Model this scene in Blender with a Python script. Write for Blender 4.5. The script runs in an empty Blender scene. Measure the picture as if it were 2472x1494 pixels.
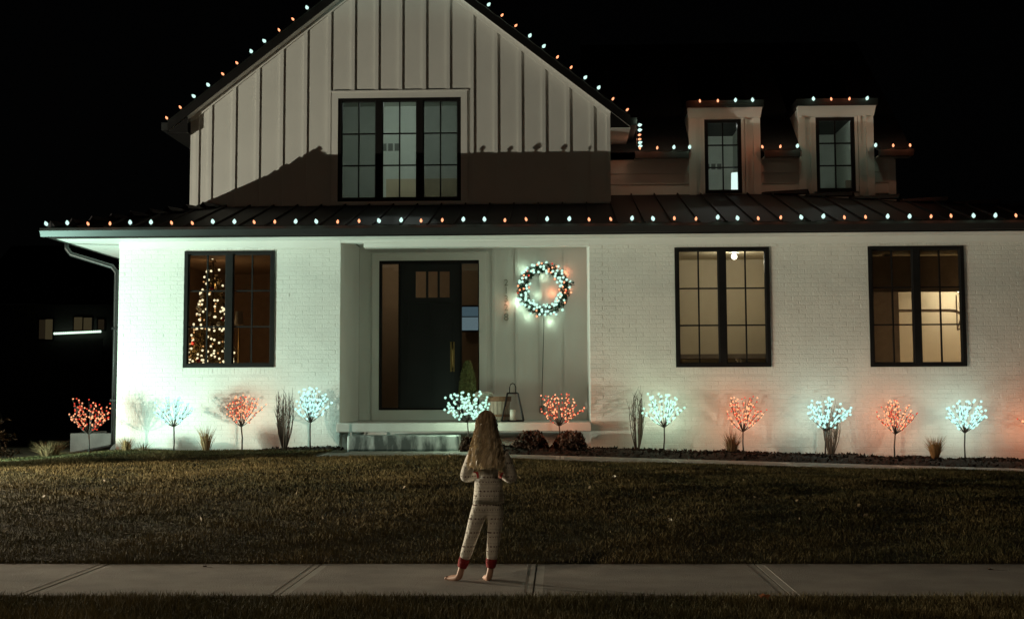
import bpy, bmesh, math, random
import numpy as np
from mathutils import Vector, Matrix, noise
R = math.radians
random.seed(7)
rng = np.random.default_rng(11)
C = bpy.context.scene.collection
SC = bpy.context.scene

# ------------------------------------------------------------------ camera
IW, IH, F = 2472.0, 1494.0, 3340.0
CAM = Vector((0, 0, 1.19))
ROT = Matrix.Rotation(R(1.95), 3, 'Z') @ Matrix.Rotation(R(90 + 5.0), 3, 'X') @ Matrix.Rotation(-0.0042, 3, 'Z')
PPY = 950 - F * math.tan(R(5.0))          # the optical axis in the cropped frame
cam_d = bpy.data.cameras.new('camera')
cam = bpy.data.objects.new('camera', cam_d); C.objects.link(cam)
cam.matrix_world = Matrix.Translation(CAM) @ ROT.to_4x4()
cam_d.sensor_width = 36; cam_d.lens = 36 * F / IW
cam_d.shift_y = -(IH / 2 - PPY) / IW
cam_d.clip_start = .1; cam_d.clip_end = 3000
SC.camera = cam

def at(px, py, Y):
    "point of the plane y=Y that the photo shows at px, py"
    d = ROT @ Vector(((px - IW / 2) / F, (PPY - py) / F, -1))
    return CAM + d * ((Y - CAM.y) / d.y)

# ------------------------------------------------------------------ world, light, exposure
W = bpy.data.worlds.new('World'); SC.world = W; W.use_nodes = True
wn = W.node_tree.nodes; wl = W.node_tree.links
bg = wn['Background']
sky = wn.new('ShaderNodeTexSky'); sky.sky_type = 'NISHITA'; sky.sun_disc = False
sky.sun_elevation = R(12); sky.sun_rotation = R(150)
hsv = wn.new('ShaderNodeHueSaturation'); hsv.inputs['Saturation'].default_value = .25
wl.new(sky.outputs[0], hsv.inputs['Color']); wl.new(hsv.outputs[0], bg.inputs[0])
bg.inputs[1].default_value = .00011
SC.view_settings.view_transform = 'Standard'; SC.view_settings.look = 'None'
SC.view_settings.exposure = 0; SC.view_settings.gamma = 1
SC.cycles.use_denoising = True
SC.cycles.max_bounces = 8; SC.cycles.transparent_max_bounces = 12
SC.cycles.sample_clamp_indirect = 4

# ------------------------------------------------------------------ helpers
def tag(o, label=None, cat=None, group=None, kind=None):
    if label: o['label'] = label
    if cat: o['category'] = cat
    if group: o['group'] = group
    if kind: o['kind'] = kind
    return o

def thing(name, label, cat, loc=(0, 0, 0), group=None):
    o = bpy.data.objects.new(name, None); C.objects.link(o); o.location = loc
    o.empty_display_size = .2
    return tag(o, label, cat, group)

def link(name, me, parent=None, loc=None):
    o = bpy.data.objects.new(name, me); C.objects.link(o)
    if parent is not None:
        o.parent = parent
        # geometry is given in world coordinates: undo the chain of translations
        p = parent; off = Vector((0, 0, 0))
        while p is not None: off += Vector(p.location); p = p.parent
        o.location = (Vector(loc) if loc is not None else Vector((0, 0, 0))) - off
    elif loc is not None:
        o.location = loc
    return o

class MB:
    def __init__(s): s.v = []; s.f = []; s.m = []; s.mi = 0
    def add(s, vs, fs):
        b = len(s.v); s.v += [tuple(v) for v in vs]
        s.f += [tuple(b + i for i in f) for f in fs]; s.m += [s.mi] * len(fs)
    def box(s, x0, x1, y0, y1, z0, z1):
        s.add([(x0, y0, z0), (x1, y0, z0), (x1, y1, z0), (x0, y1, z0), (x0, y0, z1), (x1, y0, z1), (x1, y1, z1), (x0, y1, z1)],
              [(3, 2, 1, 0), (4, 5, 6, 7), (0, 1, 5, 4), (1, 2, 6, 5), (2, 3, 7, 6), (3, 0, 4, 7)]); return s
    def prism(s, pts, y0, y1):
        "polygon in x,z pulled from y0 to y1"
        n = len(pts)
        s.add([(x, y0, z) for x, z in pts] + [(x, y1, z) for x, z in pts],
              [tuple(range(n)), tuple(reversed(range(n, 2 * n)))] + [(i, i + n, (i + 1) % n + n, (i + 1) % n) for i in range(n)]); return s
    def hexa(s, p):
        s.add(p, [(3, 2, 1, 0), (4, 5, 6, 7), (0, 1, 5, 4), (1, 2, 6, 5), (2, 3, 7, 6), (3, 0, 4, 7)]); return s
    def tube(s, pts, rads, n=6, cap=True):
        pts = [Vector(p) for p in pts]
        if not hasattr(rads, '__len__'): rads = [rads] * len(pts)
        base = len(s.v); vs = []; fs = []
        for i, p in enumerate(pts):
            d = (pts[min(i + 1, len(pts) - 1)] - pts[max(i - 1, 0)]).normalized()
            a = d.cross(Vector((0, 0, 1)) if abs(d.z) < .9 else Vector((1, 0, 0))).normalized(); b = d.cross(a)
            for k in range(n):
                t = 2 * math.pi * k / n
                vs.append(p + (a * math.cos(t) + b * math.sin(t)) * rads[i])
        for i in range(len(pts) - 1):
            for k in range(n):
                fs.append((i * n + k, i * n + (k + 1) % n, (i + 1) * n + (k + 1) % n, (i + 1) * n + k))
        if cap:
            fs.append(tuple(reversed(range(n)))); fs.append(tuple(range((len(pts) - 1) * n, len(pts) * n)))
        s.add(vs, fs); return s
    def lathe(s, prof, c, n=12):
        vs = []; fs = []
        for r, z in prof:
            for k in range(n):
                t = 2 * math.pi * k / n; vs.append((c[0] + r * math.cos(t), c[1] + r * math.sin(t), c[2] + z))
        for i in range(len(prof) - 1):
            for k in range(n): fs.append((i * n + k, i * n + (k + 1) % n, (i + 1) * n + (k + 1) % n, (i + 1) * n + k))
        fs.append(tuple(reversed(range(n)))); fs.append(tuple(range((len(prof) - 1) * n, len(prof) * n)))
        s.add(vs, fs); return s
    def ball(s, c, r, nz=6, n=10, sx=1, sy=1, sz=1):
        return s.lathe_scaled([(max(1e-4, math.sin(math.pi * i / nz)), -math.cos(math.pi * i / nz)) for i in range(nz + 1)], c, n, r, sx, sy, sz)
    def lathe_scaled(s, prof, c, n, r, sx, sy, sz):
        b = len(s.v); s.lathe(prof, (0, 0, 0), n)
        for i in range(b, len(s.v)):
            x, y, z = s.v[i]; s.v[i] = (c[0] + x * r * sx, c[1] + y * r * sy, c[2] + z * r * sz)
        return s
    def mesh(s, name, mats, smooth=False):
        me = bpy.data.meshes.new(name); me.from_pydata(s.v, [], s.f)
        for m in (mats if isinstance(mats, (list, tuple)) else [mats]): me.materials.append(m)
        me.polygons.foreach_set('material_index', s.m)
        if smooth: me.polygons.foreach_set('use_smooth', [True] * len(s.f))
        me.update(); return me
    def build(s, name, mats, parent=None, smooth=False, bevel=0):
        me = s.mesh(name, mats, smooth)
        if bevel:
            bm = bmesh.new(); bm.from_mesh(me)
            bmesh.ops.bevel(bm, geom=list(bm.edges), offset=bevel, segments=1, affect='EDGES', profile=.5)
            bm.to_mesh(me); bm.free()
        return link(name, me, parent)

def quads_mesh(name, centers, axu, axv, mats, cols=None):
    "many small four-sided faces: centre plus the two half axes"
    n = len(centers)
    v = np.empty((n, 4, 3), np.float32)
    v[:, 0] = centers - axu * .35 - axv; v[:, 1] = centers + axu - axv * .2; v[:, 2] = centers + axu * .25 + axv; v[:, 3] = centers - axu + axv * .1
    return raw_mesh(name, v.reshape(-1, 3), 4, mats, cols)

def raw_mesh(name, v, k, mats, cols=None):
    n = len(v) // k
    me = bpy.data.meshes.new(name)
    me.vertices.add(len(v)); me.vertices.foreach_set('co', np.ascontiguousarray(v, np.float32).ravel())
    me.loops.add(n * k); me.loops.foreach_set('vertex_index', np.arange(n * k, dtype=np.int32))
    me.polygons.add(n); me.polygons.foreach_set('loop_start', np.arange(0, n * k, k, dtype=np.int32))
    me.polygons.foreach_set('loop_total', np.full(n, k, np.int32))
    if cols is not None:
        a = me.color_attributes.new('tint', 'FLOAT_COLOR', 'POINT')
        cc = np.ones((n, k, 4), np.float32); cc[:, :, :3] = cols[:, None, :]
        a.data.foreach_set('color', cc.ravel())
    for m in (mats if isinstance(mats, (list, tuple)) else [mats]): me.materials.append(m)
    me.update(calc_edges=True); return me

def rand_axes(n, s0, s1, flat=None):
    a = rng.normal(size=(n, 3)); a /= np.linalg.norm(a, axis=1)[:, None]
    b = rng.normal(size=(n, 3)); b -= a * (a * b).sum(1)[:, None]; b /= np.linalg.norm(b, axis=1)[:, None]
    s = rng.uniform(s0, s1, (n, 1))
    return a * s, b * s * .5

# ------------------------------------------------------------------ materials
def mat(name, col, rough=.6, metal=0, var=0, vscale=8, bump=0, bscale=60, spec=.5, attr=False, trans=0, col2=None, stretch=None):
    m = bpy.data.materials.new(name); m.use_nodes = True
    nt = m.node_tree; p = nt.nodes['Principled BSDF']
    p.inputs['Base Color'].default_value = (*col, 1); p.inputs['Roughness'].default_value = rough
    p.inputs['Metallic'].default_value = metal; p.inputs['Specular IOR Level'].default_value = spec
    co = nt.nodes.new('ShaderNodeNewGeometry'); vec = co.outputs['Position']
    if stretch:
        mp = nt.nodes.new('ShaderNodeMapping'); mp.inputs['Scale'].default_value = stretch
        nt.links.new(vec, mp.inputs[0]); vec = mp.outputs[0]
    if var or col2:
        n = nt.nodes.new('ShaderNodeTexNoise'); n.inputs['Scale'].default_value = vscale; n.inputs['Detail'].default_value = 6
        nt.links.new(vec, n.inputs['Vector'])
        r = nt.nodes.new('ShaderNodeMapRange'); r.inputs[1].default_value = .44 if name == 'veined_stone' else .3; r.inputs[2].default_value = .60 if name == 'veined_stone' else .7
        nt.links.new(n.outputs[0], r.inputs[0])
        mx = nt.nodes.new('ShaderNodeMix'); mx.data_type = 'RGBA'
        c2 = col2 or tuple(min(1, c * (1 + var)) for c in col); c1 = col if col2 else tuple(c * (1 - var) for c in col)
        mx.inputs[6].default_value = (*c1, 1); mx.inputs[7].default_value = (*c2, 1)
        nt.links.new(r.outputs[0], mx.inputs[0]); nt.links.new(mx.outputs[2], p.inputs['Base Color'])
    if attr:
        a = nt.nodes.new('ShaderNodeVertexColor'); a.layer_name = 'tint'
        nt.links.new(a.outputs[0], p.inputs['Base Color'])
    if bump:
        n2 = nt.nodes.new('ShaderNodeTexNoise'); n2.inputs['Scale'].default_value = bscale; n2.inputs['Detail'].default_value = 5
        nt.links.new(vec, n2.inputs['Vector'])
        b = nt.nodes.new('ShaderNodeBump'); b.inputs['Strength'].default_value = bump; b.inputs['Distance'].default_value = .02
        nt.links.new(n2.outputs[0], b.inputs['Height']); nt.links.new(b.outputs[0], p.inputs['Normal'])
    return m

def emit(name, col, s, sample='AUTO'):
    m = bpy.data.materials.new(name); m.use_nodes = True
    nt = m.node_tree; nt.nodes.clear()
    e = nt.nodes.new('ShaderNodeEmission'); o = nt.nodes.new('ShaderNodeOutputMaterial')
    e.inputs[0].default_value = (*col, 1); e.inputs[1].default_value = s
    nt.links.new(e.outputs[0], o.inputs[0]); m.cycles.emission_sampling = sample
    return m

def led(name, col, s, clear=.42):
    "small clear plastic bulb: glows and lets light through"
    m = emit(name, col, s, 'NONE'); nt = m.node_tree
    e = next(n for n in nt.nodes if n.type == 'EMISSION'); o = next(n for n in nt.nodes if n.type == 'OUTPUT_MATERIAL')
    t = nt.nodes.new('ShaderNodeBsdfTransparent'); t.inputs[0].default_value = (clear, clear, clear, 1); a = nt.nodes.new('ShaderNodeAddShader')
    nt.links.new(e.outputs[0], a.inputs[0]); nt.links.new(t.outputs[0], a.inputs[1]); nt.links.new(a.outputs[0], o.inputs[0]); return m

def glassmat(name, tint=.92, refl=.06):
    m = bpy.data.materials.new(name); m.use_nodes = True
    nt = m.node_tree; nt.nodes.clear()
    t = nt.nodes.new('ShaderNodeBsdfTransparent'); t.inputs[0].default_value = (tint, tint, tint, 1)
    g = nt.nodes.new('ShaderNodeBsdfGlossy'); g.inputs['Roughness'].default_value = .02
    mx = nt.nodes.new('ShaderNodeMixShader'); fr = nt.nodes.new('ShaderNodeFresnel'); fr.inputs[0].default_value = 1.5
    o = nt.nodes.new('ShaderNodeOutputMaterial')
    nt.links.new(fr.outputs[0], mx.inputs[0]); nt.links.new(t.outputs[0], mx.inputs[1]); nt.links.new(g.outputs[0], mx.inputs[2])
    nt.links.new(mx.outputs[0], o.inputs[0]); return m

M = dict(
    brick=mat('painted_brick', (.74, .73, .69), .55, var=.06, vscale=3, bump=.35, bscale=45),
    mortar=mat('painted_mortar', (.70, .69, .65), .7, var=.06, vscale=4, bump=.4, bscale=70),
    siding=mat('painted_siding', (.70, .69, .66), .5, var=.035, vscale=2, bump=.06, bscale=40),
    trim=mat('white_trim', (.74, .73, .70), .45, var=.03, vscale=3),
    soffit=mat('soffit_white', (.72, .71, .68), .6, var=.04, vscale=2),
    black=mat('black_metal', (.011, .010, .010), .5, metal=0, var=.2, vscale=6, spec=.2),
    gutter=mat('dark_gutter', (.017, .016, .016), .42, var=.15, vscale=5),
    roof=mat('dark_standing_seam', (.017, .013, .015), .62, metal=.0, var=.15, vscale=2, spec=.22),
    shingle=mat('dark_shingle', (.02, .02, .022), .9, var=.3, vscale=20, bump=.6, bscale=30),
    door=mat('black_door_paint', (.012, .012, .013), .4, var=.2, vscale=4),
    brass=mat('brass', (.60, .40, .16), .3, metal=.9, var=.1),
    glass=glassmat('window_glass'),
    concrete=mat('concrete', (.30, .275, .245), .85, var=.24, vscale=2.6, bump=.4, bscale=90),
    tooled=mat('tooled_concrete', (.46, .44, .40), .75, var=.08, vscale=4, bump=.1, bscale=150),
    slab=mat('porch_concrete', (.47, .46, .43), .75, var=.1, vscale=3, bump=.2, bscale=60),
    stone=mat('veined_stone', (.09, .105, .10), .5, vscale=4.5, col2=(.48, .52, .50), bump=.25, bscale=14, stretch=(1.5, 1, .45)),
    soil=mat('lawn_soil', (.06, .05, .022), .95, var=.4, vscale=6, bump=.8, bscale=30),
    grass=mat('grass_blades', (.06, .06, .02), .75, attr=True, spec=.2),
    mulch=mat('mulch', (.030, .020, .015), .95, var=.5, vscale=40, bump=1, bscale=50, spec=.2),
    asphalt=mat('asphalt', (.05, .05, .05), .9, var=.2, vscale=30, bump=.4, bscale=80),
    twig=mat('brown_twig', (.06, .035, .022), .8, var=.3, vscale=30),
    ledwood=mat('dark_branch', (.03, .02, .015), .6, var=.2, vscale=30),
    drygrass=mat('dry_grass', (.34, .22, .11), .8, attr=True, spec=.2),
    leaf=mat('leaf_tint', (.1, .1, .05), .7, attr=True, spec=.3),
    wood=mat('weathered_wood', (.16, .085, .045), .7, var=.35, vscale=6, bump=.4, bscale=30, stretch=(1, 1, 8)),
    staves=mat('pale_weathered_wood', (.33, .28, .22), .75, var=.3, vscale=8, bump=.4, bscale=30, stretch=(6, 6, 1)),
    cloth=mat('cream_cloth', (.58, .54, .45), .9, var=.08, vscale=12, bump=.5, bscale=90),
    wax=mat('candle_wax', (.75, .72, .62), .5),
    pot=mat('dark_pot', (.03, .03, .03), .5, var=.2),
    plastic=mat('white_plastic', (.7, .7, .68), .4), greyplastic=mat('grey_plastic', (.22, .22, .22), .5),
    number=mat('aged_bronze_number', (.33, .32, .26), .5, metal=.2),
    roomtan=mat('tan_room_paint', (.60, .51, .36), .8, var=.03), roomceil=mat('tan_ceiling', (.52, .43, .28), .85, var=.03),
    roomgrey=mat('grey_room_paint', (.52, .56, .50), .8, var=.04), roombrown=mat('brown_room_paint', (.27, .19, .125), .8, var=.1),
    dark=mat('dark_brown_panel', (.17, .13, .095), .7, var=.15), tanpanel=mat('tan_panel', (.42, .36, .24), .7, var=.05),
    grey2=mat('grey_shade', (.16, .17, .15), .8), floorw=mat('wood_floor', (.2, .13, .08), .4, var=.2, stretch=(1, 8, 1)),
    neighbour=mat('dark_siding', (.10, .09, .08), .8, var=.1), wire=mat('green_wire', (.012, .02, .014), .5),
    skin=mat('skin', (.52, .30, .21), .55, var=.06, vscale=20), eye=mat('eye', (.8, .8, .78), .2), iris=mat('iris', (.05, .08, .1), .2),
    lips=mat('lips', (.45, .16, .13), .5), cuff=mat('red_rib_knit', (.30, .02, .022), .85, var=.15, vscale=90, bump=.5, bscale=200),
)
E = dict(
    mint=emit('mint_bulb_glow', (.66, 1.0, .90), 1.15, 'NONE'), red=emit('red_bulb_glow', (1.0, .36, .17), 1.9, 'NONE'),
    tmint=led('mint_led_glow', (.52, .98, .76), .86), tcool=led('cool_led_glow', (.50, .96, .86), .88),
    tred=led('red_led_glow', (1.0, .38, .18), 1.2), tdeep=led('deep_red_led_glow', (1.0, .08, .04), .6),
    warm=emit('warm_fairy_glow', (1.0, .84, .50), 1.6, 'NONE'), amber=emit('amber_fairy_glow', (1.0, .50, .18), .9, 'NONE'),
    shade=emit('lit_lampshade', (.75, 1.0, .93), 1.3),
    screen=emit('blue_screen', (.15, .25, .30), .36), screen2=emit('pale_screen', (.26, .38, .42), .42),
    strip=emit('white_strip_glow', (.72, 1.0, .78), 1.4, 'NONE'), nwin=emit('dim_lit_window', (.30, .24, .12), .12), nwin2=emit('dimmer_lit_window', (.30, .22, .12), .04),
)
LCOL = dict(mint=(.70, 1.0, .70), cool=(.70, 1.0, .84), red=(1.0, .29, .13), warm=(1.0, .62, .28))
def glow(parent, loc, kind, watts, r=.03):
    "the light a group of small bulbs gives off"
    l = GL.get((kind, watts, r))
    if l is None:
        l = bpy.data.lights.new('bulb_glow', 'POINT'); l.energy = watts; l.color = LCOL[kind]; l.shadow_soft_size = r; GL[(kind, watts, r)] = l
    o = bpy.data.objects.new('bulb_glow', l); C.objects.link(o); o.parent = parent; o.location = Vector(loc) - Vector(parent.location)
GL = {}

# hair: brown at the scalp to blond at the tips, per strand tint
M['hair'] = mat('hair', (.3, .2, .1), .42, attr=True, spec=.6)

# pajama cloth: cream knit with rows of small dark marks and speckle
def pajama(name):
    m = bpy.data.materials.new(name); m.use_nodes = True
    nt = m.node_tree; p = nt.nodes['Principled BSDF']; p.inputs['Roughness'].default_value = .9
    p.inputs['Specular IOR Level'].default_value = .2
    co = nt.nodes.new('ShaderNodeTexCoord'); sx = nt.nodes.new('ShaderNodeSeparateXYZ'); nt.links.new(co.outputs['Object'], sx.inputs[0])
    def mth(op, a, b=None):
        n = nt.nodes.new('ShaderNodeMath'); n.operation = op
        for i, q in enumerate((a, b)):
            if q is None: continue
            if isinstance(q, (int, float)): n.inputs[i].default_value = q
            else: nt.links.new(q, n.inputs[i])
        return n.outputs[0]
    ang = mth('ADD', sx.outputs[0], mth('MULTIPLY', sx.outputs[1], .7))
    def row(per, phase, half, dper, duty):
        z = mth('FRACT', mth('ADD', mth('DIVIDE', sx.outputs[2], per), phase))
        inz = mth('LESS_THAN', mth('ABSOLUTE', mth('SUBTRACT', z, .5)), half / per)
        d = mth('LESS_THAN', mth('FRACT', mth('DIVIDE', ang, dper)), duty)
        return mth('MULTIPLY', inz, d)
    big = row(.088, .0, .0046, .021, .42); big2 = row(.088, .34, .0032, .017, .36); sm = row(.022, .5, .003, .0075, .5)
    dark = mth('MAXIMUM', big, big2)
    mx = nt.nodes.new('ShaderNodeMix'); mx.data_type = 'RGBA'; mx.inputs[6].default_value = (.74, .70, .62, 1); mx.inputs[7].default_value = (.52, .48, .42, 1)
    nt.links.new(sm, mx.inputs[0])
    m2 = nt.nodes.new('ShaderNodeMix'); m2.data_type = 'RGBA'; nt.links.new(mx.outputs[2], m2.inputs[6]); m2.inputs[7].default_value = (.15, .095, .085, 1)
    nt.links.new(dark, m2.inputs[0]); nt.links.new(m2.outputs[2], p.inputs['Base Color'])
    n2 = nt.nodes.new('ShaderNodeTexNoise'); n2.inputs['Scale'].default_value = 28; nt.links.new(co.outputs['Object'], n2.inputs['Vector'])
    b = nt.nodes.new('ShaderNodeBump'); b.inputs['Strength'].default_value = .6; b.inputs['Distance'].default_value = .02
    nt.links.new(n2.outputs[0], b.inputs['Height']); nt.links.new(b.outputs[0], p.inputs['Normal'])
    return m
M['pajama'] = pajama('pajama_knit')

# ------------------------------------------------------------------ floodlights standing on the lawn to the left, the street lamp behind
def aim(o, target):
    d = Vector(target) - Vector(o.location)
    o.rotation_euler = d.to_track_quat('-Z', 'Y').to_euler()

def flood(loc, target, power, col, label, size, blend, soft=.04):
    t = thing('floodlight', label, 'floodlight', loc, 'garden floodlights beside the house')
    d = (Vector(target) - Vector(loc)).normalized(); b = Vector(loc)
    m = MB(); m.tube([Vector((b.x, b.y, .12)), b + Vector((0, 0, -.03)) - d * .06], .012, 6); m.build('ground_spike', M['black'], t)
    m = MB(); m.tube([b - d * .14, b - d * .12, b - d * .03, b - d * .028], [.05, .06, .075, .05], 12); m.build('housing', M['black'], t, True)
    m = MB(); m.tube([b - d * .026, b - d * .022], .048, 12); m.build('lens', emit('flood_lens', col, 20, 'NONE'), t)
    l = bpy.data.lights.new('flood_beam', 'SPOT'); l.energy = power; l.color = col; l.spot_size = R(size); l.spot_blend = blend; l.shadow_soft_size = soft
    o = bpy.data.objects.new('flood_beam', l); C.objects.link(o); o.parent = t
    o.rotation_euler = d.to_track_quat('-Z', 'Y').to_euler()
    return t

FLOOD_A = (-15.3, 14.7, .47)
flood(FLOOD_A, (-1.0, 17.7, 2.9), 4400, (.97, .92, .71), 'black floodlight on a spike far out on the lawn past the left bush', 130, .7, .018)
flood((-9.4, 18.35, .42), (-5.0, 21, 3.0), 1600, (.56, 1.0, .83), 'black floodlight on a spike aimed at the bright left brick corner', 96, .9, .35)
flood((-9.7, 14.5, 1.0), (0, 13.5, .45), 4300, (1.0, .84, .60), 'black floodlight on a tall spike aimed low across the lawn towards the child', 98, .95, .03)

LP = Vector((-4.6, 3.3, 0))
t = thing('street_lamp', 'tall street lamp on a dark pole on the verge left of the viewer', 'street lamp', LP)
m = MB(); m.tube([LP + Vector((0, 0, -.1)), LP + Vector((0, 0, 3)), LP + Vector((0, 0, 5.6))], [.08, .065, .05], 10); m.build('pole', M['black'], t, True)
m = MB(); m.tube([LP + Vector((0, 0, 5.55)), LP + Vector((.1, .05, 5.75)), LP + Vector((.5, .1, 5.8))], .035, 8); m.build('arm', M['black'], t, True)
m = MB(); m.box(LP.x + .4, LP.x + 1.0, LP.y - .05, LP.y + .25, 5.76, 5.88); m.build('lamp_head', M['black'], t, bevel=.03)
l = bpy.data.lights.new('street_lamp_light', 'SPOT'); l.energy = 330; l.color = (1, .77, .52); l.spot_size = R(142); l.spot_blend = .4; l.shadow_soft_size = .12
o = bpy.data.objects.new('street_lamp_light', l); C.objects.link(o); o.parent = t; o.location = (.7, .1, 5.72)

# ------------------------------------------------------------------ ground
def zc(x):
    if x < -9: return .2
    if x < -6.6: return .2 + .16 * (x + 9) / 2.4
    if x < -1.5: return .36
    if x < 6: return .36 - .23 * (x + 1.5) / 7.5
    return max(.02, .13 - .02 * (x - 6))
def lump(x, y): return .012 * np.sin(1.9 * x + 1.3 * np.sin(1.1 * y)) * np.sin(2.3 * y + .7) + .016 * np.sin(.63 * x + .8 * np.sin(.47 * y)) * np.sin(.81 * y + 1.9)
def ground_z(x, y):
    "height of the finished lawn"
    if y < 9.85: return -.01
    t = min(1, (y - 9.85) / 8.0)
    z = zc(x) * math.sin(math.pi / 2 * t)
    return z + float(lump(x, y)) * min(1, (y - 9.85) / .8)
WALK0, WALK1 = 18.5, 19.62
def in_walk(x, y): return (-3.3 < x < 9.6 and WALK0 < y < WALK1) or (-3.1 < x < -1.25 and WALK0 < y < 20.25)
def sheet_z(x, y):
    z = ground_z(x, y)
    if 8.2 < y < 9.9: z = -.06
    if y < 2.2: z = -.13
    if -3.5 < x < 9.8 and WALK0 - .12 < y < 20.4: z -= .05
    if y > 27: z -= min(.6, (y - 27) * .05)
    return z
xs = sorted(set([-2000, -600, -200, -90, -45, -28, -20] + [round(-16 + .25 * i, 3) for i in range(129)] + [20, 28, 45, 90, 200, 600, 2000]))
ys = sorted(set([-2000, -500, -120, -40, -20, -12, -8, -4, 0, 2.15, 2.25, 4, 6, 7] + [8.15, 8.25, 9.85, 9.95] + [round(7.2 + .2 * i, 3) for i in range(80)] + [24, 25, 26, 28, 32, 40, 60, 100, 250, 800, 2500]))
vs = [(x, y, sheet_z(x, y)) for y in ys for x in xs]; nx = len(xs)
fs = [(j * nx + i, j * nx + i + 1, (j + 1) * nx + i + 1, (j + 1) * nx + i) for j in range(len(ys) - 1) for i in range(nx - 1)]
me = bpy.data.meshes.new('lawn'); me.from_pydata(vs, [], fs); me.materials.append(M['soil']); me.update()
me.polygons.foreach_set('use_smooth', [True] * len(fs))
tag(link('lawn', me), 'dormant olive brown lawn rising gently from the sidewalk to the house', kind='structure')
m = MB(); m.box(-60, 60, -6.5, 2.0, -.16, -.118); tag(m.build('road', M['asphalt']), 'dark asphalt street in front of the sidewalk', kind='structure')
m = MB(); m.box(-60, 60, 2.0, 2.18, -.14, .0); tag(m.build('kerb', M['concrete']), 'concrete kerb of the street', kind='structure')

# sidewalk: one slab after another, each with its tooled borders
JX = at(1296, 1352, 9.85).x; SW = 1.52; Y0, Y1 = 8.33, 9.87
base = MB().box(JX - 9 * SW, JX + 9 * SW, Y0 + .01, Y1 - .01, -.12, -.022).build('sidewalk', M['concrete'])
tag(base, 'pale concrete sidewalk crossing in front of the lawn', kind='structure')
sl = MB(); g = .006; tw = .05
sl.box(g + tw, SW - g - tw, 0, Y1 - Y0, -.1, 0)
sl.mi = 1; sl.box(g, g + tw, 0, Y1 - Y0, -.1, -.002); sl.box(SW - g - tw, SW - g, 0, Y1 - Y0, -.1, -.002)
slab_me = sl.mesh('sidewalk_slab', [M['concrete'], M['tooled']])
for k in (-5, -4, -3, -2, -1, 0, 3, 4):
    o = link('sidewalk_slab', slab_me, base, (JX + k * SW, Y0, 0)); o.location.z += random.uniform(-.0015, .0015)
sl = MB(); D2 = 2 * SW; sl.box(g + tw, D2 - g - tw, 0, Y1 - Y0, -.1, 0); sl.mi = 1; sl.box(g, g + tw, 0, Y1 - Y0, -.1, -.002); sl.box(D2 - g - tw, D2 - g, 0, Y1 - Y0, -.1, -.002)
link('sidewalk_slab', sl.mesh('long_sidewalk_slab', [M['concrete'], M['tooled']]), base, (JX + SW, Y0, 0))

# front walk
def tilted(mb, x0, x1, y0, y1, th, up=0.0, side=0):
    z0, z1 = zc(x0) + up, zc(x1) + up
    mb.hexa([(x0, y0, z0 - th), (x1, y0, z1 - th), (x1, y1, z1 - th), (x0, y1, z0 - th), (x0, y0, z0), (x1, y0, z1), (x1, y1, z1), (x0, y1, z0)])
m = MB()
for k in range(13): tilted(m, -3.28 + k, -2.28 + k, WALK0 + .02, WALK1 - .02, .1, -.03)
wb = tag(m.build('front_walk', M['concrete']), 'pale concrete walk along the house from the stone step to the right', kind='structure')
xw = -3.3
JW = at(1352, 1100, 19.0).x
for k in range(9):
    x0 = xw if k == 0 else JW - 1.55 * (3 - k) + 1.55; x1 = JW - 1.55 * (2 - k) + 1.55
    if k == 0: x1 = JW - 1.55 * 2 + 1.55
    if x1 <= x0 + .1: continue
    m = MB(); m.mi = 0; tilted(m, x0 + .055, x1 - .055, WALK0, WALK1, .1, .005); m.mi = 1
    tilted(m, x0 + .006, x0 + .055, WALK0, WALK1, .1, .003); tilted(m, x1 - .055, x1 - .006, WALK0, WALK1, .1, .003)
    m.build('walk_slab', [M['concrete'], M['tooled']], wb)
m = MB(); tilted(m, -3.05, -1.3, WALK1 + .006, 20.24, .1, .005); m.build('walk_slab', [M['concrete'], M['tooled']], wb)

# mulch beds along the wall
def bed(name, x0, x1, y0, y1, h, label):
    nx, ny = int((x1 - x0) / .05), int((y1 - y0) / .05)
    vs = []; fs = []
    for j in range(ny + 1):
        for i in range(nx + 1):
            x = x0 + (x1 - x0) * i / nx; y = y0 + (y1 - y0) * j / ny
            e = min(1, min(x - x0, x1 - x) / .25, (y - y0) / .3)
            z = zc(x) - .03 + max(0, e) * (h + .035 * noise.noise((x * 2.2, y * 2.2, 1)) + .02 * noise.noise((x * 9, y * 9, 2))) + .012 * noise.noise((x * 24, y * 24, 5))
            vs.append((x, y, z))
    for j in range(ny):
        for i in range(nx): fs.append((j * (nx + 1) + i, j * (nx + 1) + i + 1, (j + 1) * (nx + 1) + i + 1, (j + 1) * (nx + 1) + i))
    me = bpy.data.meshes.new(name); me.from_pydata(vs, [], fs); me.materials.append(M['mulch']); me.update()
    o = tag(link(name, me), label, kind='structure')
    n = int((x1 - x0) * (y1 - y0) * 260)
    cx = rng.uniform(x0 + .05, x1 - .05, n); cy = rng.uniform(y0 + .05, y1 - .03, n)
    cz = np.array([vs[min(ny, int((b - y0) / (y1 - y0) * ny)) * (nx + 1) + min(nx, int((a - x0) / (x1 - x0) * nx))][2] for a, b in zip(cx, cy)])
    a, b = rand_axes(n, .015, .045)
    me2 = quads_mesh('mulch_chips', np.stack([cx, cy, cz + .008], 1), a, b, M['mulch'])
    c = link('mulch_chips', me2, o); c['kind'] = 'stuff'
    return vs, nx, ny
bed('mulch_bed', -1.2, 9.4, 19.66, 20.98, .10, 'dark mulch bed along the foot of the right brick wall')
bed('mulch_bed', -4.6, -3.15, 20.3, 20.98, .05, 'dark mulch patch at the foot of the left brick wall by the stone step')

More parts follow.
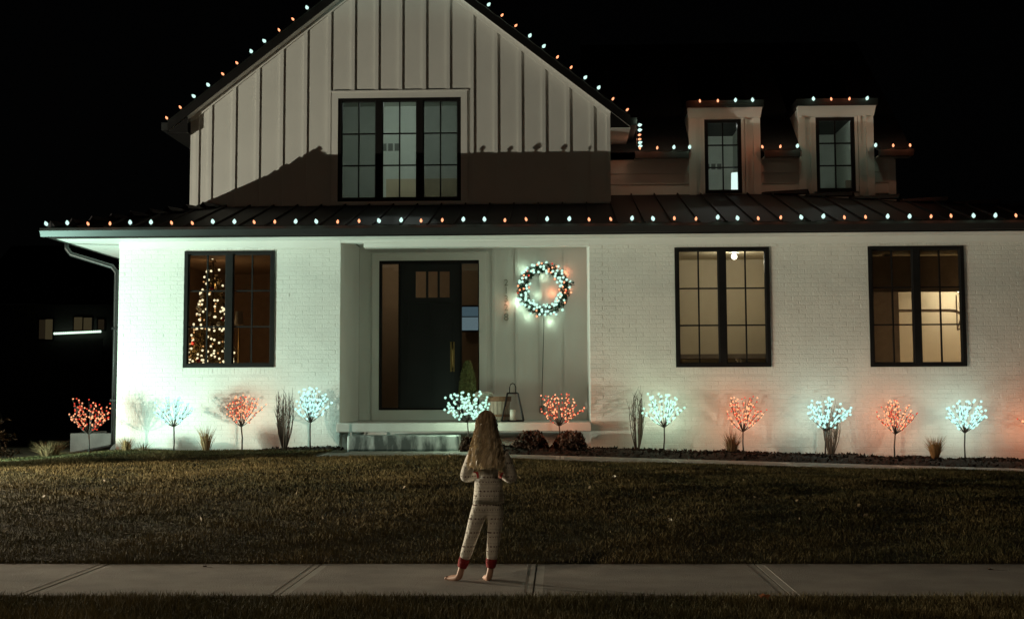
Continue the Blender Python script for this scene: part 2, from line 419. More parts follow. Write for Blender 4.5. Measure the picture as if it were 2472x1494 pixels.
# ------------------------------------------------------------------ the house
YB, YG, YW = 21.0, 23.0, 24.25      # brick front, gable and porch wall, right wing wall
ZS = 3.545                          # soffit height
XL0, XL1 = at(284, 830, YB).x, at(821, 800, YB).x
XR0, XR1 = at(1424, 800, YB).x, 9.6
house = thing('farmhouse', 'white painted brick farmhouse with black windows and a board and batten gable', 'house', (0, YB, 0))

def opening(pl, pr, pt, pb, Y):
    c = at((pl + pr) / 2, (pt + pb) / 2, Y)
    return (at(pl, (pt + pb) / 2, Y).x, at(pr, (pt + pb) / 2, Y).x, at((pl + pr) / 2, pb, Y).z, at((pl + pr) / 2, pt, Y).z)
W1 = opening(444, 662, 606, 887, YB)
W2 = opening(1630, 1859, 597, 886, YB)
W3 = opening(2098, 2330, 594, 885, YB)

BW, BH, MJ = .194, .057, .010
brick_list = []
def brick_wall(x0, x1, z0, z1, opens, label):
    m = MB(); xsn = sorted({x0, x1, *[o[0] for o in opens], *[o[1] for o in opens]})
    for a, b in zip(xsn, xsn[1:]):
        o = [q for q in opens if q[0] <= a + 1e-6 and q[1] >= b - 1e-6]
        if o:
            m.box(a, b, YB, YB + .2, z0, o[0][2]); m.box(a, b, YB, YB + .2, o[0][3], z1)
        else: m.box(a, b, YB, YB + .2, z0, z1)
    wall = m.build('brick_wall', M['mortar'], house)
    nr = int((z1 - z0) / (BH + MJ))
    for r in range(nr + 1):
        za = z0 + r * (BH + MJ); zb = min(za + BH, z1)
        if zb - za < .02: continue
        cuts = []
        for o in opens:
            if zb > o[2] - .105 + .01 and za < o[3] + .205: cuts.append((o[0], o[1], o))
        segs = [(x0, x1)]
        for c in cuts:
            q = []
            for a, b in segs:
                if c[1] <= a or c[0] >= b: q.append((a, b)); continue
                if c[0] > a: q.append((a, c[0]))
                if c[1] < b: q.append((c[1], b))
            segs = q
        for a, b in segs:
            p = x0 - (0 if r % 2 else .5 * (BW + MJ)) + .5 * (BW + MJ)
            p = x0 + (0 if r % 2 else -.102)
            while p < b:
                s, e = max(p, a), min(p + BW, b); p += BW + MJ
                if e - s > .025: brick_list.append((s, e, za, zb, wall))
    for o in opens:                                # soldier course above, rowlock sill below
        n = max(1, round((o[1] - o[0]) / .067)); w = (o[1] - o[0]) / n
        for k in range(n):
            brick_list.append((o[0] + k * w + .005, o[0] + (k + 1) * w - .005, o[3] + .006, min(z1, o[3] + .2), wall))
            brick_list.append((o[0] + k * w + .005, o[0] + (k + 1) * w - .005, o[2] - .1, o[2] - .006, wall))
    return wall
WL = brick_wall(XL0, XL1, .2, ZS - .11, [W1], '')
WR = brick_wall(XR0, XR1, -.03, ZS - .11, [W2, W3], '')
# unit brick with chamfered arrises, the face proud of the joint
bx = [(0, 0, 0), (1, 0, 0), (1, 0, 1), (0, 0, 1)]
def brick_mesh(ch):
    m = MB(); cz = ch * 3
    m.add([(0, 0, 0), (1, 0, 0), (1, 0, 1), (0, 0, 1), (ch, -1, cz), (1 - ch, -1, cz), (1 - ch, -1, 1 - cz), (ch, -1, 1 - cz)],
          [(4, 5, 6, 7), (0, 1, 5, 4), (1, 2, 6, 5), (2, 3, 7, 6), (3, 0, 4, 7)])
    return m
bme = brick_mesh(.012).mesh('brick', M['brick'])
def show(b):
    x = (b[0] + b[1]) / 2; vis = -6.9 < x < 7.2
    return (b[1] - b[0]) * (b[3] - b[2]) * (1 + .06 * x / 7) * (1 if vis else .01)
brick_list.sort(key=lambda b: -show(b))
step = [b for b in brick_list if b[0] > XR0 - .1][:300]
ids = {id(b) for b in step}
rest = {WL: MB(), WR: MB()}
for b in brick_list:
    d = random.choice([.0011, .0015, .0018, .0023]) + random.uniform(-.0004, .0004)
    if random.random() < .05: d += .0025
    if abs(b[0] - XR0) < .02 and round((b[2] + .03) / .067) % 2: d += .003
    if id(b) in ids:
        o = link('brick', bme, b[4], (b[0], YB, b[2])); o.scale = (b[1] - b[0], d, b[3] - b[2])
    else:
        q = brick_mesh(min(.2, .0024 / (b[1] - b[0]))); w = b[1] - b[0]; h = b[3] - b[2]
        rest[b[4]].add([(b[0] + x * w, YB + y * d, b[2] + z * h) for x, y, z in q.v], q.f)
for w, m in rest.items():
    o = m.build('bricks', M['brick'], w); o['kind'] = 'stuff'

m = MB(); m.box(XL0, XL0 + .2, YB + .2, 28.5, .1, ZS); m.build('side_wall', M['brick'], house)
m = MB(); m.box(XL1 - .2, XL1, YB + .2, YG, .1, ZS + .1); m.build('porch_side_wall', M['siding'], house)
m = MB(); m.box(XR0, XR0 + .2, YB + .2, YG, .1, ZS + .1); m.build('porch_side_wall', M['siding'], house)
m = MB(); m.box(XR1 - .2, XR1, YB + .2, 28.5, -.1, ZS); m.build('side_wall', M['brick'], house)
m = MB(); m.box(XL0 + .2, XR1 - .2, 28.3, 28.5, -.1, ZS); m.build('rear_wall', M['brick'], house)

# windows: frame (the part itself), sash stiles, glazing bars and single panes
def window(x0, x1, z0, z1, Y, cols, rows, units, name='window', fw=.055, mull=.10, setb=.012, scr=()):
    m = MB(); ya, yb = Y - .018, Y + .09
    m.box(x0, x0 + fw, ya, yb, z0, z1); m.box(x1 - fw, x1, ya, yb, z0, z1)
    m.box(x0 + fw, x1 - fw, ya + .002, yb, z1 - fw * .85, z1); m.box(x0 + fw, x1 - fw, ya + .002, yb, z0, z0 + fw)
    w = (x1 - x0 - 2 * fw - mull * (units - 1)) / units
    for u in range(1, units): 
        a = x0 + fw + u * w + (u - 1) * mull
        m.box(a, a + mull, ya + .004, yb, z0 + fw, z1 - fw * .85)
    o = m.build(name, M['black'], house)
    za, zb = z0 + fw, z1 - fw * .85
    for u in range(units):
        a = x0 + fw + u * (w + mull)
        sb = MB(); s = .016                       # sash
        sb.box(a, a + s, Y + .01, Y + .06, za, zb); sb.box(a + w - s, a + w, Y + .01, Y + .06, za, zb)
        sb.box(a + s, a + w - s, Y + .012, Y + .06, za, za + s); sb.box(a + s, a + w - s, Y + .012, Y + .06, zb - s, zb)
        sb.build('sash', M['gutter'], o)
        gb = MB(); t = .011; A, B, ZA, ZB = a + s, a + w - s, za + s, zb - s
        for c in range(1, cols): x = A + (B - A) * c / cols; gb.box(x - t, x + t, Y + .018, Y + .05, ZA, ZB)
        for r in range(1, rows): z = ZA + (ZB - ZA) * r / rows; gb.box(A, B, Y + .02, Y + .048, z - t, z + t)
        gb.build('glazing_bar', M['black'], o)
        for c in range(cols):
            for r in range(rows):
                pb = MB(); pb.box(A + (B - A) * c / cols, A + (B - A) * (c + 1) / cols, Y + .033, Y + .036, ZA + (ZB - ZA) * r / rows, ZA + (ZB - ZA) * (r + 1) / rows)
                pb.build('pane', M['screenglass'] if u in scr else M['glass'], o)
    return o
M['screenglass'] = glassmat('screened_glass', .60)
def reveal(o4, Y, d=.2):
    "plastered inner sides of the opening"
    x0, x1, z0, z1 = o4; m = MB()
    m.box(x0 - .012, x0 - .001, Y + .1, Y + d + .1, z0, z1); m.box(x1 + .001, x1 + .012, Y + .1, Y + d + .1, z0, z1)
    return m
window(*W1, YB, 2, 3, 2); window(*W2, YB, 2, 3, 2); window(*W3, YB, 2, 3, 2)

# gable wall with the triple window
GX0, GX1 = at(459, 400, YG).x, at(1474, 400, YG).x
GXA = (GX0 + GX1) / 2; SL = .785; GZE = (at(460, 290, YG).z + at(1463, 272, YG).z) / 2
def rake(x): return GZE + SL * ((GX1 - GX0) / 2 - abs(x - GXA))
WG = opening(816, 1113, 237, 486, YG)
GZ0 = 4.0
m = MB()
m.prism([(GX0, GZ0), (WG[0], GZ0), (WG[0], rake(WG[0])), (GX0, rake(GX0))], YG, YG + .15)
m.prism([(WG[1], GZ0), (GX1, GZ0), (GX1, rake(GX1)), (WG[1], rake(WG[1]))], YG, YG + .15)
m.prism([(WG[0], GZ0), (WG[1], GZ0), (WG[1], WG[2]), (WG[0], WG[2])], YG, YG + .15)
m.prism([(WG[0], WG[3]), (WG[1], WG[3]), (WG[1], rake(WG[1])), (GXA, rake(GXA)), (WG[0], rake(WG[0]))], YG, YG + .15)
gw = m.build('gable_wall', M['siding'], house)
xb0 = at(507, 400, YG).x; sp = (at(1430, 400, YG).x - at(507, 400, YG).x) / 16
tr = .105                                      # window casing
for k in range(-1, 18):
    x = xb0 + k * sp
    if k == -1: x = at(476, 400, YG).x
    if k == 17: x = GX1 - .03
    top = rake(x) - .035
    if WG[0] - tr - .03 < x < WG[1] + tr + .03:
        m = MB(); m.box(x - .03, x + .03, YG - .028, YG - .001, WG[3] + tr, top); m.build('batten', M['siding'], gw)
        continue
    m = MB(); m.box(x - .03, x + .03, YG - .028, YG - .001, GZ0 + .02, top); m.build('batten', M['siding'], gw)
m = MB()
m.box(WG[0] - tr, WG[0], YG - .036, YG - .001, WG[2], WG[3] + tr); m.box(WG[1], WG[1] + tr, YG - .036, YG - .001, WG[2], WG[3] + tr)
m.box(WG[0], WG[1], YG - .036, YG - .001, WG[3], WG[3] + tr)
m.build('window_casing', M['trim'], gw)
m = MB(); m.box(WG[0] - tr - .02, WG[1] + tr + .02, YG - .05, YG - .001, WG[3] + tr, WG[3] + tr + .02); m.build('drip_cap', M['trim'], gw)
window(*WG, YG, 2, 3, 3, mull=.105, scr=(0, 2))
m = MB(); m.box(GX0, GX0 + .15, YG + .15, 30, 3.6, rake(GX0)); m.box(GX1 - .15, GX1, YG + .15, 30, 3.6, rake(GX1)); m.build('gable_side_wall', M['siding'], house)
m = MB(); m.prism([(GX0, 3.6), (GX1, 3.6), (GX1, rake(GX1)), (GXA, rake(GXA)), (GX0, rake(GX0))], 30, 30.15); m.build('gable_rear_wall', M['siding'], house)

# gable roof: slabs, white rake soffit, dark rake fascia
YR = 22.76; OV = .33; TH = .17
xl, xr = GX0 - OV, GX1 + OV
def zr(x): return rake(x)
for s, xe in ((-1, xl), (1, xr)):
    m = MB(); m.prism([(xe, zr(xe) + .012), (GXA, zr(GXA) + .012), (GXA, zr(GXA) + TH), (xe, zr(xe) + TH)], YR + .03, 30.3); m.build('gable_roof', M['shingle'], house)
    m = MB(); m.prism([(xe, zr(xe) - .0), (GXA, zr(GXA) - .0), (GXA, zr(GXA) + TH + .012), (xe, zr(xe) + TH + .012)], YR, YR + .028); m.build('rake_fascia', M['black'], house)
    xi = GX0 - .0 if s < 0 else GX1
    m = MB(); m.prism([(xe, zr(xe) + .001), (GXA, zr(GXA) + .001), (GXA, zr(GXA) + .0115), (xe, zr(xe) + .0115)], YR + .029, YG + .1); m.build('rake_soffit', M['soffit'], house)
    m = MB(); m.prism([(xi, zr(xi) - .075), (GXA, zr(GXA) - .075), (GXA, zr(GXA) - .001), (xi, zr(xi) - .001)], YG - .03, YG - .002); m.build('rake_frieze', M['trim'], gw)
    a, b = (xe - .11, xe) if s < 0 else (xe, xe + .11)
    m = MB(); m.box(a, b, YR + .02, 30.3, zr(xe) + TH - .15, zr(xe) + TH - .02); m.build('eave_gutter', M['gutter'], house)
    a, b = (xe + .002, GX0 - .002) if s < 0 else (GX1 + .002, xe - .002)
    m = MB(); m.box(a, b, YR + .03, 30, zr(xe) - .03, zr(xe) - .018); m.build('eave_soffit', M['gutter'] if s < 0 else M['soffit'], house)  # left soffit takes the dark gutter colour to stand for its shade
    m = MB(); m.prism([(a, zr(xe) - .017), (b, zr(xe) - .017), (b if s < 0 else a, zr(GX0) - .002)], YR + .04, YR + .06); m.build('eave_return', M['black'], house)

# porch roof: standing seam panels over the whole front, hipped at both ends
EY, EZ = 20.40, 3.685
ELX, ERX = at(122, 548, EY).x, 9.75
PS = .256
def pz(y): return EZ + PS * (y - EY)
hipL = lambda y: ELX + (y - EY) * (-5.72 - ELX) / 2.6        # left hip line
hipR = lambda y: ERX - (y - EY) * (ERX - 3.6) / 3.85
step_x = GX1 + .01
pw = .405; x = ELX
roofp = MB()
def clip_panel(a, b):
    "outline of one panel in plan: up to the wall, cut by the hips"
    def top(x):
        t = YG if x <= step_x else YW
        if x < -5.72: t = min(t, EY + (x - ELX) * 2.6 / (-5.72 - ELX))
        if x > 3.6: t = min(t, EY + (ERX - x) * 3.85 / (ERX - 3.6))
        return max(EY + .005, t)
    cuts = [a, b] + [c for c in (-5.72, 3.6, step_x) if a < c < b]
    cuts.sort(); out = []
    for c, d in zip(cuts, cuts[1:]): out.append((c, d, top(c + 1e-6), top(d - 1e-6)))
    return out
while x < ERX - .01:
    b = min(x + pw, ERX)
    m = MB()
    for c, d, tc, td in clip_panel(x, b):
        m.hexa([(c, EY, EZ - .02), (d, EY, EZ - .02), (d, td, pz(td) - .02), (c, tc, pz(tc) - .02), (c, EY, EZ), (d, EY, EZ), (d, td, pz(td)), (c, tc, pz(tc))])
    c, d, tc, td = clip_panel(x, b)[0]
    if tc > EY + .1:
        m.hexa([(c - .012, EY, EZ), (c + .012, EY, EZ), (c + .012, tc, pz(tc)), (c - .012, tc, pz(tc)), (c - .008, EY, EZ + .034), (c + .008, EY, EZ + .034), (c + .008, tc, pz(tc) + .034), (c - .008, tc, pz(tc) + .034)])
    m.build('roof_panel', M['roof'], house)
    x = b
# hip ends
yt = YG
m = MB(); m.add([(ELX, EY, EZ), (-5.72, YG, pz(YG)), (-5.72, 27, pz(YG)), (ELX, 27, EZ)], [(0, 1, 2, 3)])
m.add([(ERX, EY, EZ), (ERX, 28, EZ), (3.6, 28, pz(YW)), (3.6, YW, pz(YW))], [(0, 1, 2, 3)])
m.build('hip_roof', M['roof'], house)
for a_, b_ in ((Vector((ELX, EY, EZ + .015)), Vector((-5.72, YG - .02, pz(YG) + .015))), (Vector((ERX, EY, EZ + .015)), Vector((3.62, YW - .02, pz(YW) + .015)))):
    n = 9
    for k in range(n):
        p0, p1 = a_.lerp(b_, k / n), a_.lerp(b_, (k + 1.04) / n); u = Vector((0, 0, 1)); sd = (p1 - p0).cross(u).normalized() * .10
        m = MB(); h0, h1 = .105, .012
        m.add([p0 - sd - u * .03 + u * h0 * .5, p0 + u * h0, p0 + sd - u * .03 + u * h0 * .5, p1 - sd - u * .03, p1 + u * h1, p1 + sd - u * .03, p0 - sd - u * .06, p0 + sd - u * .06], [(0, 1, 4, 3), (1, 2, 5, 4), (0, 6, 7, 2, 1), (3, 4, 5)])
        m.build('hip_cap', M['roof'], house)
# gutter, fascia, soffit, frieze
m = MB()
gz = EZ - .005
prof = [(EY - .115, gz), (EY - .12, gz - .04), (EY - .07, gz - .125), (EY, gz - .125), (EY, gz - .115), (EY - .065, gz - .115), (EY - .108, gz - .04), (EY - .104, gz)]
n = len(prof)
vs = [(ELX - .12, y, z) for y, z in prof] + [(ERX, y, z) for y, z in prof]
m.add(vs, [(i, i + n, (i + 1) % n + n, (i + 1) % n) for i in range(n)] + [tuple(reversed(range(n))), tuple(range(n, 2 * n))])
m.build('gutter', M['gutter'], house)
m = MB(); vs = [(ELX - .115 + (y - EY) + .115 - .01 if False else ELX + (y - EY), 0, z) for y, z in prof]
vs = [(ELX + (y - EY), EY + .001, z) for y, z in prof] + [(ELX + (y - EY), 27, z) for y, z in prof]
m.add(vs, [(i, i + n, (i + 1) % n + n, (i + 1) % n) for i in range(n)] + [tuple(reversed(range(n))), tuple(range(n, 2 * n))]); m.build('side_gutter', M['gutter'], house)
FZ = ZS - .012
m = MB(); m.box(ELX + .002, ERX, EY + .002, EY + .03, FZ, EZ - .022); m.box(ELX + .002, ELX + .03, EY + .032, 27, FZ, EZ - .022); m.build('fascia', M['gutter'], house)
m = MB(); m.box(ELX + .031, ERX, EY + .031, YB + .01, ZS, ZS + .02); m.box(ELX + .031, XL0 - .002, YB + .012, 27, ZS, ZS + .02); m.build('soffit', M['soffit'], house)
m = MB(); m.box(XL0 - .004, XL1, YB - .02, YB + .19, ZS - .11, ZS - .002); m.box(XR0, XR1, YB - .02, YB + .19, ZS - .11, ZS - .002); m.build('frieze_board', M['trim'], house)
bmx = at(878, 590, YB).x
m = MB(); m.box(XL1 + .002, XR0 - .002, YB - .018, YB + .2, ZS - .045, ZS - .002); m.box(bmx, XR0 - .004, YB - .01, YB + .19, ZS - .115, ZS - .047); m.build('porch_beam', M['trim'], house)
m = MB(); m.box(XL1, XR0, YB + .012, YG, ZS + .12, ZS + .14); m.build('porch_ceiling', M['soffit'], house)
# downspout with its elbow and ground extension
m = MB()
ds = [at(188, 590, 21.15), at(190, 606, 21.15), at(205, 618, 21.15), at(272, 645, 21.2), at(283, 660, 21.2), at(283, 700, 21.2)]
dx = XL0 - .07
m.tube([(ELX, 21.1, 3.55), (ELX, 21.1, 3.46), (ELX + .07, 21.1, 3.37), (dx - .07, 21.1, 3.17), (dx, 21.1, 3.08), (dx, 21.1, 2.9), (dx, 21.1, .46), (dx - .05, 21.06, .40), (dx - .75, 20.5, .255), (dx - .8, 20.46, .25)], [.038] * 10, 8)
m.build('downspout', M['gutter'], house, True)
for z in (2.2, 1.1):
    m = MB(); m.box(dx - .05, dx + .07, 21.055, 21.145, z, z + .03); m.build('downspout_strap', M['black'], house)
wx0 = at(172, 1075, 21.6).x
m = MB(); m.box(wx0, XL0 - .01, 21.55, 21.67, .05, .60); m.box(wx0, wx0 + .1, 21.67, 23, .05, .60); m.build('foundation_wall', mat('dark_concrete', (.10, .088, .084), .85, var=.2, vscale=5, bump=.3), house)

# right wing wall and its lap siding
WX1 = at(2160, 430, YW).x
D1 = (at(1664, 370, YW).x, at(1833, 370, YW).x); D2 = (at(1928, 370, YW).x, at(2106, 370, YW).x)
WE = at(1700, 380, 23.95).z                     # wing eave
wing = thing('wing_wall', None, None, (0, YW, 4)); wing.parent = house; wing.location = Vector((0, YW, 4)) - house.location
for a, b in ((GX1 + .002, D1[0]), (D1[1], D2[0]), (D2[1], WX1)):
    m = MB(); m.box(a, b, YW, YW + .15, 4.0, WE + .02); m.build('sheathing', M['siding'], wing)
for k in range(int((WE - 4.66) / .19)):
    z = 4.66 + k * .19
    for a, b in ((GX1 + .01, D1[0]), (D1[1], D2[0]), (D2[1], WX1)):
        m = MB(); m.hexa([(a, YW - .028, z), (b, YW - .028, z), (b, YW - .001, z), (a, YW - .001, z), (a, YW - .008, z + .2), (b, YW - .008, z + .2), (b, YW - .001, z + .2), (a, YW - .001, z + .2)])
        m.build('siding_board', M['siding'], wing)
m = MB(); m.box(WX1 - .12, WX1 + .012, YW - .034, YW - .001, 4.0, WE - .02); m.build('corner_board', M['trim'], wing)
m = MB(); m.box(WX1 - .15, WX1, YW + .15, 30, 3.6, WE); m.build('wing_side_wall', M['siding'], house)
WEX = at(2205, 370, 23.9).x
for a, b in ((GX1 + .46, D1[0] - .04), (D1[1] + .04, D2[0] - .04), (D2[1] + .04, WEX)):
    m = MB(); m.box(a, b, 23.86, 23.97, WE - .02, WE + .10); m.build('wing_gutter', M['gutter'], house)
for a, b in ((GX1 + .46, D1[0] - .04), (D1[1] + .04, D2[0] - .04), (D2[1] + .04, WEX)):
    m = MB(); m.box(a, b, 23.975, YW - .03, WE - .01, WE + .012); m.build('wing_soffit', M['soffit'], house)
def wr(y): return WE + .1 + (y - 23.97) * .708
for a, b, y0 in ((GX1 - .4, D1[0], 23.97), (D1[0], D1[1], 27.2), (D1[1], D2[0], 23.97), (D2[0], D2[1], 27.2), (D2[1], WEX, 23.97)):
    m = MB(); m.add([(a, y0, wr(y0)), (b, y0, wr(y0)), (b, 28.2, wr(28.2)), (a, 28.2, wr(28.2)), (b, 32, wr(24)), (a, 32, wr(24))], [(0, 1, 2, 3), (3, 2, 4, 5)]); m.build('wing_roof', M['shingle'], house)

# dormers
def dormer(px, wpx, DX, top):
    Y = YW - .06
    wo = opening(*wpx, Y)
    zt = at(sum(px) / 2, top, Y).z
    dm = MB()
    a, b = DX
    dm.box(a, wo[0], Y, Y + .14, 4.45, zt); dm.box(wo[1], b, Y, Y + .14, 4.45, zt)
    dm.box(wo[0], wo[1], Y, Y + .14, 4.45, wo[2]); dm.box(wo[0], wo[1], Y, Y + .14, wo[3], zt)
    dm.box(a, a + .12, Y + .14, 27, 4.6, zt); dm.box(b - .12, b, Y + .14, 27, 4.6, zt)
    d = dm.build('dormer', M['siding'], house)
    for q0, q1 in ((a - .012, a + .11), (b - .11, b + .012)):
        m = MB(); m.box(q0, q1, Y - .03, Y - .001, 4.6, zt - .16); m.build('corner_board', M['trim'], d)
    for q in ((a + .11 + wo[0]) / 2 + .02, (b - .11 + wo[1]) / 2 - .02):
        m = MB(); m.box(q - .022, q + .022, Y - .025, Y - .001, 4.62, zt - .16); m.build('batten', M['siding'], d)
    m = MB(); m.box(wo[0] - .05, wo[0], Y - .02, Y - .001, wo[2], wo[3] + .05); m.box(wo[1], wo[1] + .05, Y - .02, Y - .001, wo[2], wo[3] + .05); m.box(wo[0], wo[1], Y - .02, Y - .001, wo[3], wo[3] + .05); m.build('casing', M['trim'], d)
    m = MB(); m.hexa([(a - .02, Y - .04, zt - .16), (b + .02, Y - .04, zt - .16), (b + .02, Y, zt - .16), (a - .02, Y, zt - .16), (a - .035, Y - .17, zt), (b + .035, Y - .17, zt), (b + .035, Y, zt), (a - .035, Y, zt)]); m.build('crown_board', M['trim'], d)
    m = MB(); m.box(a - .06, b + .06, Y - .20, Y - .172, zt - .004, zt + .12); m.box(a - .06, b + .06, Y - .171, 27.2, zt + .002, zt + .12); m.build('dormer_roof', M['black'], d)
    window(*wo, Y, 2, 3, 1, fw=.05)
    return zt, wo
ZT1, WD1 = dormer((1664, 1833), (1701, 1790, 289, 467), D1, 264)
ZT2, WD2 = dormer((1928, 2106), (1970, 2064, 284, 463), D2, 260)

# porch: slab, back wall, front door
SX0, SX1 = at(812, 1030, 20.78).x, at(1428, 1030, 20.78).x
SZ1, SZ0 = at(1120, 1020, 20.78).z, at(1120, 1042, 20.78).z
m = MB(); m.box(SX0, SX1, 20.78, YG + .2, SZ0, SZ1); porch = m.build('porch_slab', M['slab'], house, bevel=.012)
m = MB(); m.box(XL1 + .002, XR0 - .002, YB + .05, YB + .2, .05, SZ0 - .002); m.build('porch_foundation', M['mortar'], house)
DO = opening(915, 1157, 629, 989, YG)
m = MB()
m.box(XL1 + .002, DO[0], YG, YG + .15, SZ1 + .001, 4.0); m.box(DO[1], XR0 - .002, YG, YG + .15, SZ1 + .001, 4.0); m.box(DO[0], DO[1], YG, YG + .15, DO[3], 4.0); m.box(DO[0], DO[1], YG - .05, YG + .15, SZ1 + .001, DO[2] - .004)
pwall = m.build('porch_wall', M['siding'], house)
for px in (1192, 1248, 1306, 1365):
    x = at(px, 800, YG).x
    m = MB(); m.box(x - .025, x + .025, YG - .024, YG - .001, SZ1 + .12, ZS + .1); m.build('batten', M['siding'], pwall)
for a, b in ((DO[1] + .14, XR0 - .01), (XL1 + .01, DO[0] - .14)):
    m = MB(); m.box(a, b, YG - .022, YG - .001, SZ1 + .002, SZ1 + .118); m.build('base_board', M['trim'], pwall)
for px in (960, 1028, 1085, 1140):
    x = at(px, 605, YG).x
    m = MB(); m.box(x - .025, x + .025, YG - .024, YG - .001, DO[3] + .135, ZS + .1); m.build('batten', M['siding'], pwall)
c = .115
m = MB(); m.box(DO[0] - c, DO[0], YG - .035, YG - .001, SZ1 + .003, DO[3] + c); m.box(DO[1], DO[1] + c, YG - .035, YG - .001, SZ1 + .003, DO[3] + c); m.box(DO[0], DO[1], YG - .035, YG - .001, DO[3], DO[3] + c)
m.box(DO[0] - c - .02, DO[1] + c + .02, YG - .05, YG - .001, DO[3] + c, DO[3] + c + .022); m.build('door_casing', M['trim'], pwall)
dl, dr = at(966, 800, YG).x, at(1110, 800, YG).x
m = MB(); y0, y1 = YG - .012, YG + .1; fw = .04
m.box(DO[0], DO[0] + fw, y0, y1, DO[2], DO[3]); m.box(DO[1] - fw * .4, DO[1], y0, y1, DO[2], DO[3]); m.box(DO[0] + fw, DO[1] - fw * .4, y0 + .001, y1, DO[3] - .05, DO[3])
m.box(DO[0] + fw, DO[1] - fw * .4, y0 + .001, y1, DO[2], DO[2] + .035)
m.box(dl - .03, dl, y0 + .002, y1, DO[2] + .035, DO[3] - .05); m.box(dr, dr + .03, y0 + .002, y1, DO[2] + .035, DO[3] - .05)
df = m.build('door_frame', M['black'], house)
for a, b in ((DO[0] + fw, dl - .03), (dr + .03, DO[1] - fw * .4)):
    m = MB(); m.box(a, b, YG + .03, YG + .034, DO[2] + .035, DO[3] - .05); m.build('sidelight_pane', M['glass'], df)
# door leaf: stiles, rails, three lites
lz0, lz1 = at(1040, 718, YG).z, at(1040, 655, YG).z
lites = [(at(a, 690, YG).x, at(b, 690, YG).x) for a, b in ((1003, 1028), (1033, 1056), (1061, 1085))]
m = MB(); za, zb = DO[2] + .037, DO[3] - .052; a, b = dl + .002, dr - .002; yd0, yd1 = YG + .02, YG + .065
m.box(a, b, yd0, yd1, za, lz0); m.box(a, b, yd0, yd1, lz1, zb)
e = [a] + [q for l2 in lites for q in l2] + [b]
for i in range(0, len(e), 2): m.box(e[i], e[i + 1], yd0, yd1, lz0, lz1)
door = m.build('front_door', M['door'], house)
for l2 in lites:
    m = MB(); m.box(l2[0], l2[1], yd0 + .018, yd0 + .022, lz0, lz1); m.build('pane', M['glass'], door)
m = MB(); m.box(a + .1, b - .1, yd0 - .008, yd0 - .001, lz0 - .09, lz0 - .07)
for i in range(3):
    u = a + .12 + i * (b - a - .24) / 2
    m.box(u - .012, u + .012, yd0 - .008, yd0 - .001, za + .2, lz0 - .09)
m.build('door_moulding', M['door'], door)
hx = at(1092, 860, YG).x; hz0, hz1 = at(1092, 897, YG).z, at(1092, 825, YG).z
m = MB(); m.box(hx - .036, hx + .036, yd0 - .008, yd0 - .001, hz0, hz1); m.build('handle_plate', M['brass'], door)
m = MB(); m.tube([(hx, yd0 - .01, hz0 + .07), (hx, yd0 - .06, hz0 + .09), (hx, yd0 - .06, hz1 - .14), (hx, yd0 - .01, hz1 - .12)], .012, 8); m.build('handle', M['brass'], door, True)
# address numbers, one above the other
for ch, py in zip('21328', (683, 702, 722, 743, 766)):
    cu = bpy.data.curves.new('house_number', 'FONT'); cu.body = ch; cu.size = .155 if ch != '8' else .175; cu.extrude = .004; cu.align_x = 'CENTER'; cu.align_y = 'CENTER'
    cu.materials.append(M['number'])
    tmp = bpy.data.objects.new('tmp', cu); C.objects.link(tmp); bpy.context.view_layer.update()
    cu = bpy.data.meshes.new_from_object(tmp.evaluated_get(bpy.context.evaluated_depsgraph_get())); bpy.data.objects.remove(tmp)
    p = at(1222, py, YG - .012); o = bpy.data.objects.new('house_number', cu); C.objects.link(o); o.parent = pwall
    off = Vector(house.location) + Vector(pwall.location); o.location = Vector((p.x, YG - .012, p.z)) - off; o.rotation_euler = (R(90), 0, 0)
# outlet boxes
for px, py, on in ((1308, 988, 0), (1418, 978, 1)):
    p = at(px, py, YG - .02); m = MB(); m.box(p.x - .04, p.x + .04, YG - .05, YG - .026, p.z - .06, p.z + .06); m.build('outlet_box', M['plastic'] if on else M['greyplastic'], pwall)
# stone step
sx0, sx1 = at(838, 1068, 20.3).x, at(1107, 1068, 20.3).x; sz1 = at(970, 1051, 20.3).z; sz0 = zc(-2.5) - .04
m = MB(); m.box(sx0, sx1, 20.3, 20.77, sz0, sz1)
st = m.build('stone_step', M['stone'], None, bevel=.018); tag(st, 'grey veined stone step in front of the porch slab', 'step')

# ------------------------------------------------------------------ rooms behind the glass
def room(x0, x1, y0, y1, z0, z1, wallm, ceilm, floorm, name='room'):
    m = MB(); t = .03; mats = [wallm, ceilm, floorm]
    m.mi = 0; m.box(x0 - t, x0, y0, y1, z0, z1); m.box(x1, x1 + t, y0, y1, z0, z1); m.box(x0 - t, x1 + t, y1, y1 + t, z0, z1)
    m.mi = 1; m.box(x0 - t, x1 + t, y0, y1 + t, z1, z1 + t); m.mi = 2; m.box(x0 - t, x1 + t, y0, y1 + t, z0 - t, z0)
    return m.build(name, mats, house)
def jamb(o4, y0, y1, m_):
    "lining between the window and the room"
    x0, x1, z0, z1 = o4; m = MB(); t = .012
    m.box(x0 + t, x0 + 2 * t, y0, y1, z0, z1); m.box(x1 - 2 * t, x1 - t, y0, y1, z0, z1); m.box(x0, x1, y0, y1, z1 - t, z1); m.box(x0, x1, y0, y1, z0, z0 + t)
    m.build('window_lining', m_, house)
def inner(o4, Y, x0, x1, z0, z1, m_):
    "room side of the front wall, with the opening left free"
    a, b, c, d = o4; m = MB(); y1 = Y + .02
    m.box(x0, a, Y, y1, z0, z1); m.box(b, x1, Y, y1, z0, z1); m.box(a, b, Y, y1, z0, c); m.box(a, b, Y, y1, d, z1); m.build('room_front', m_, house)
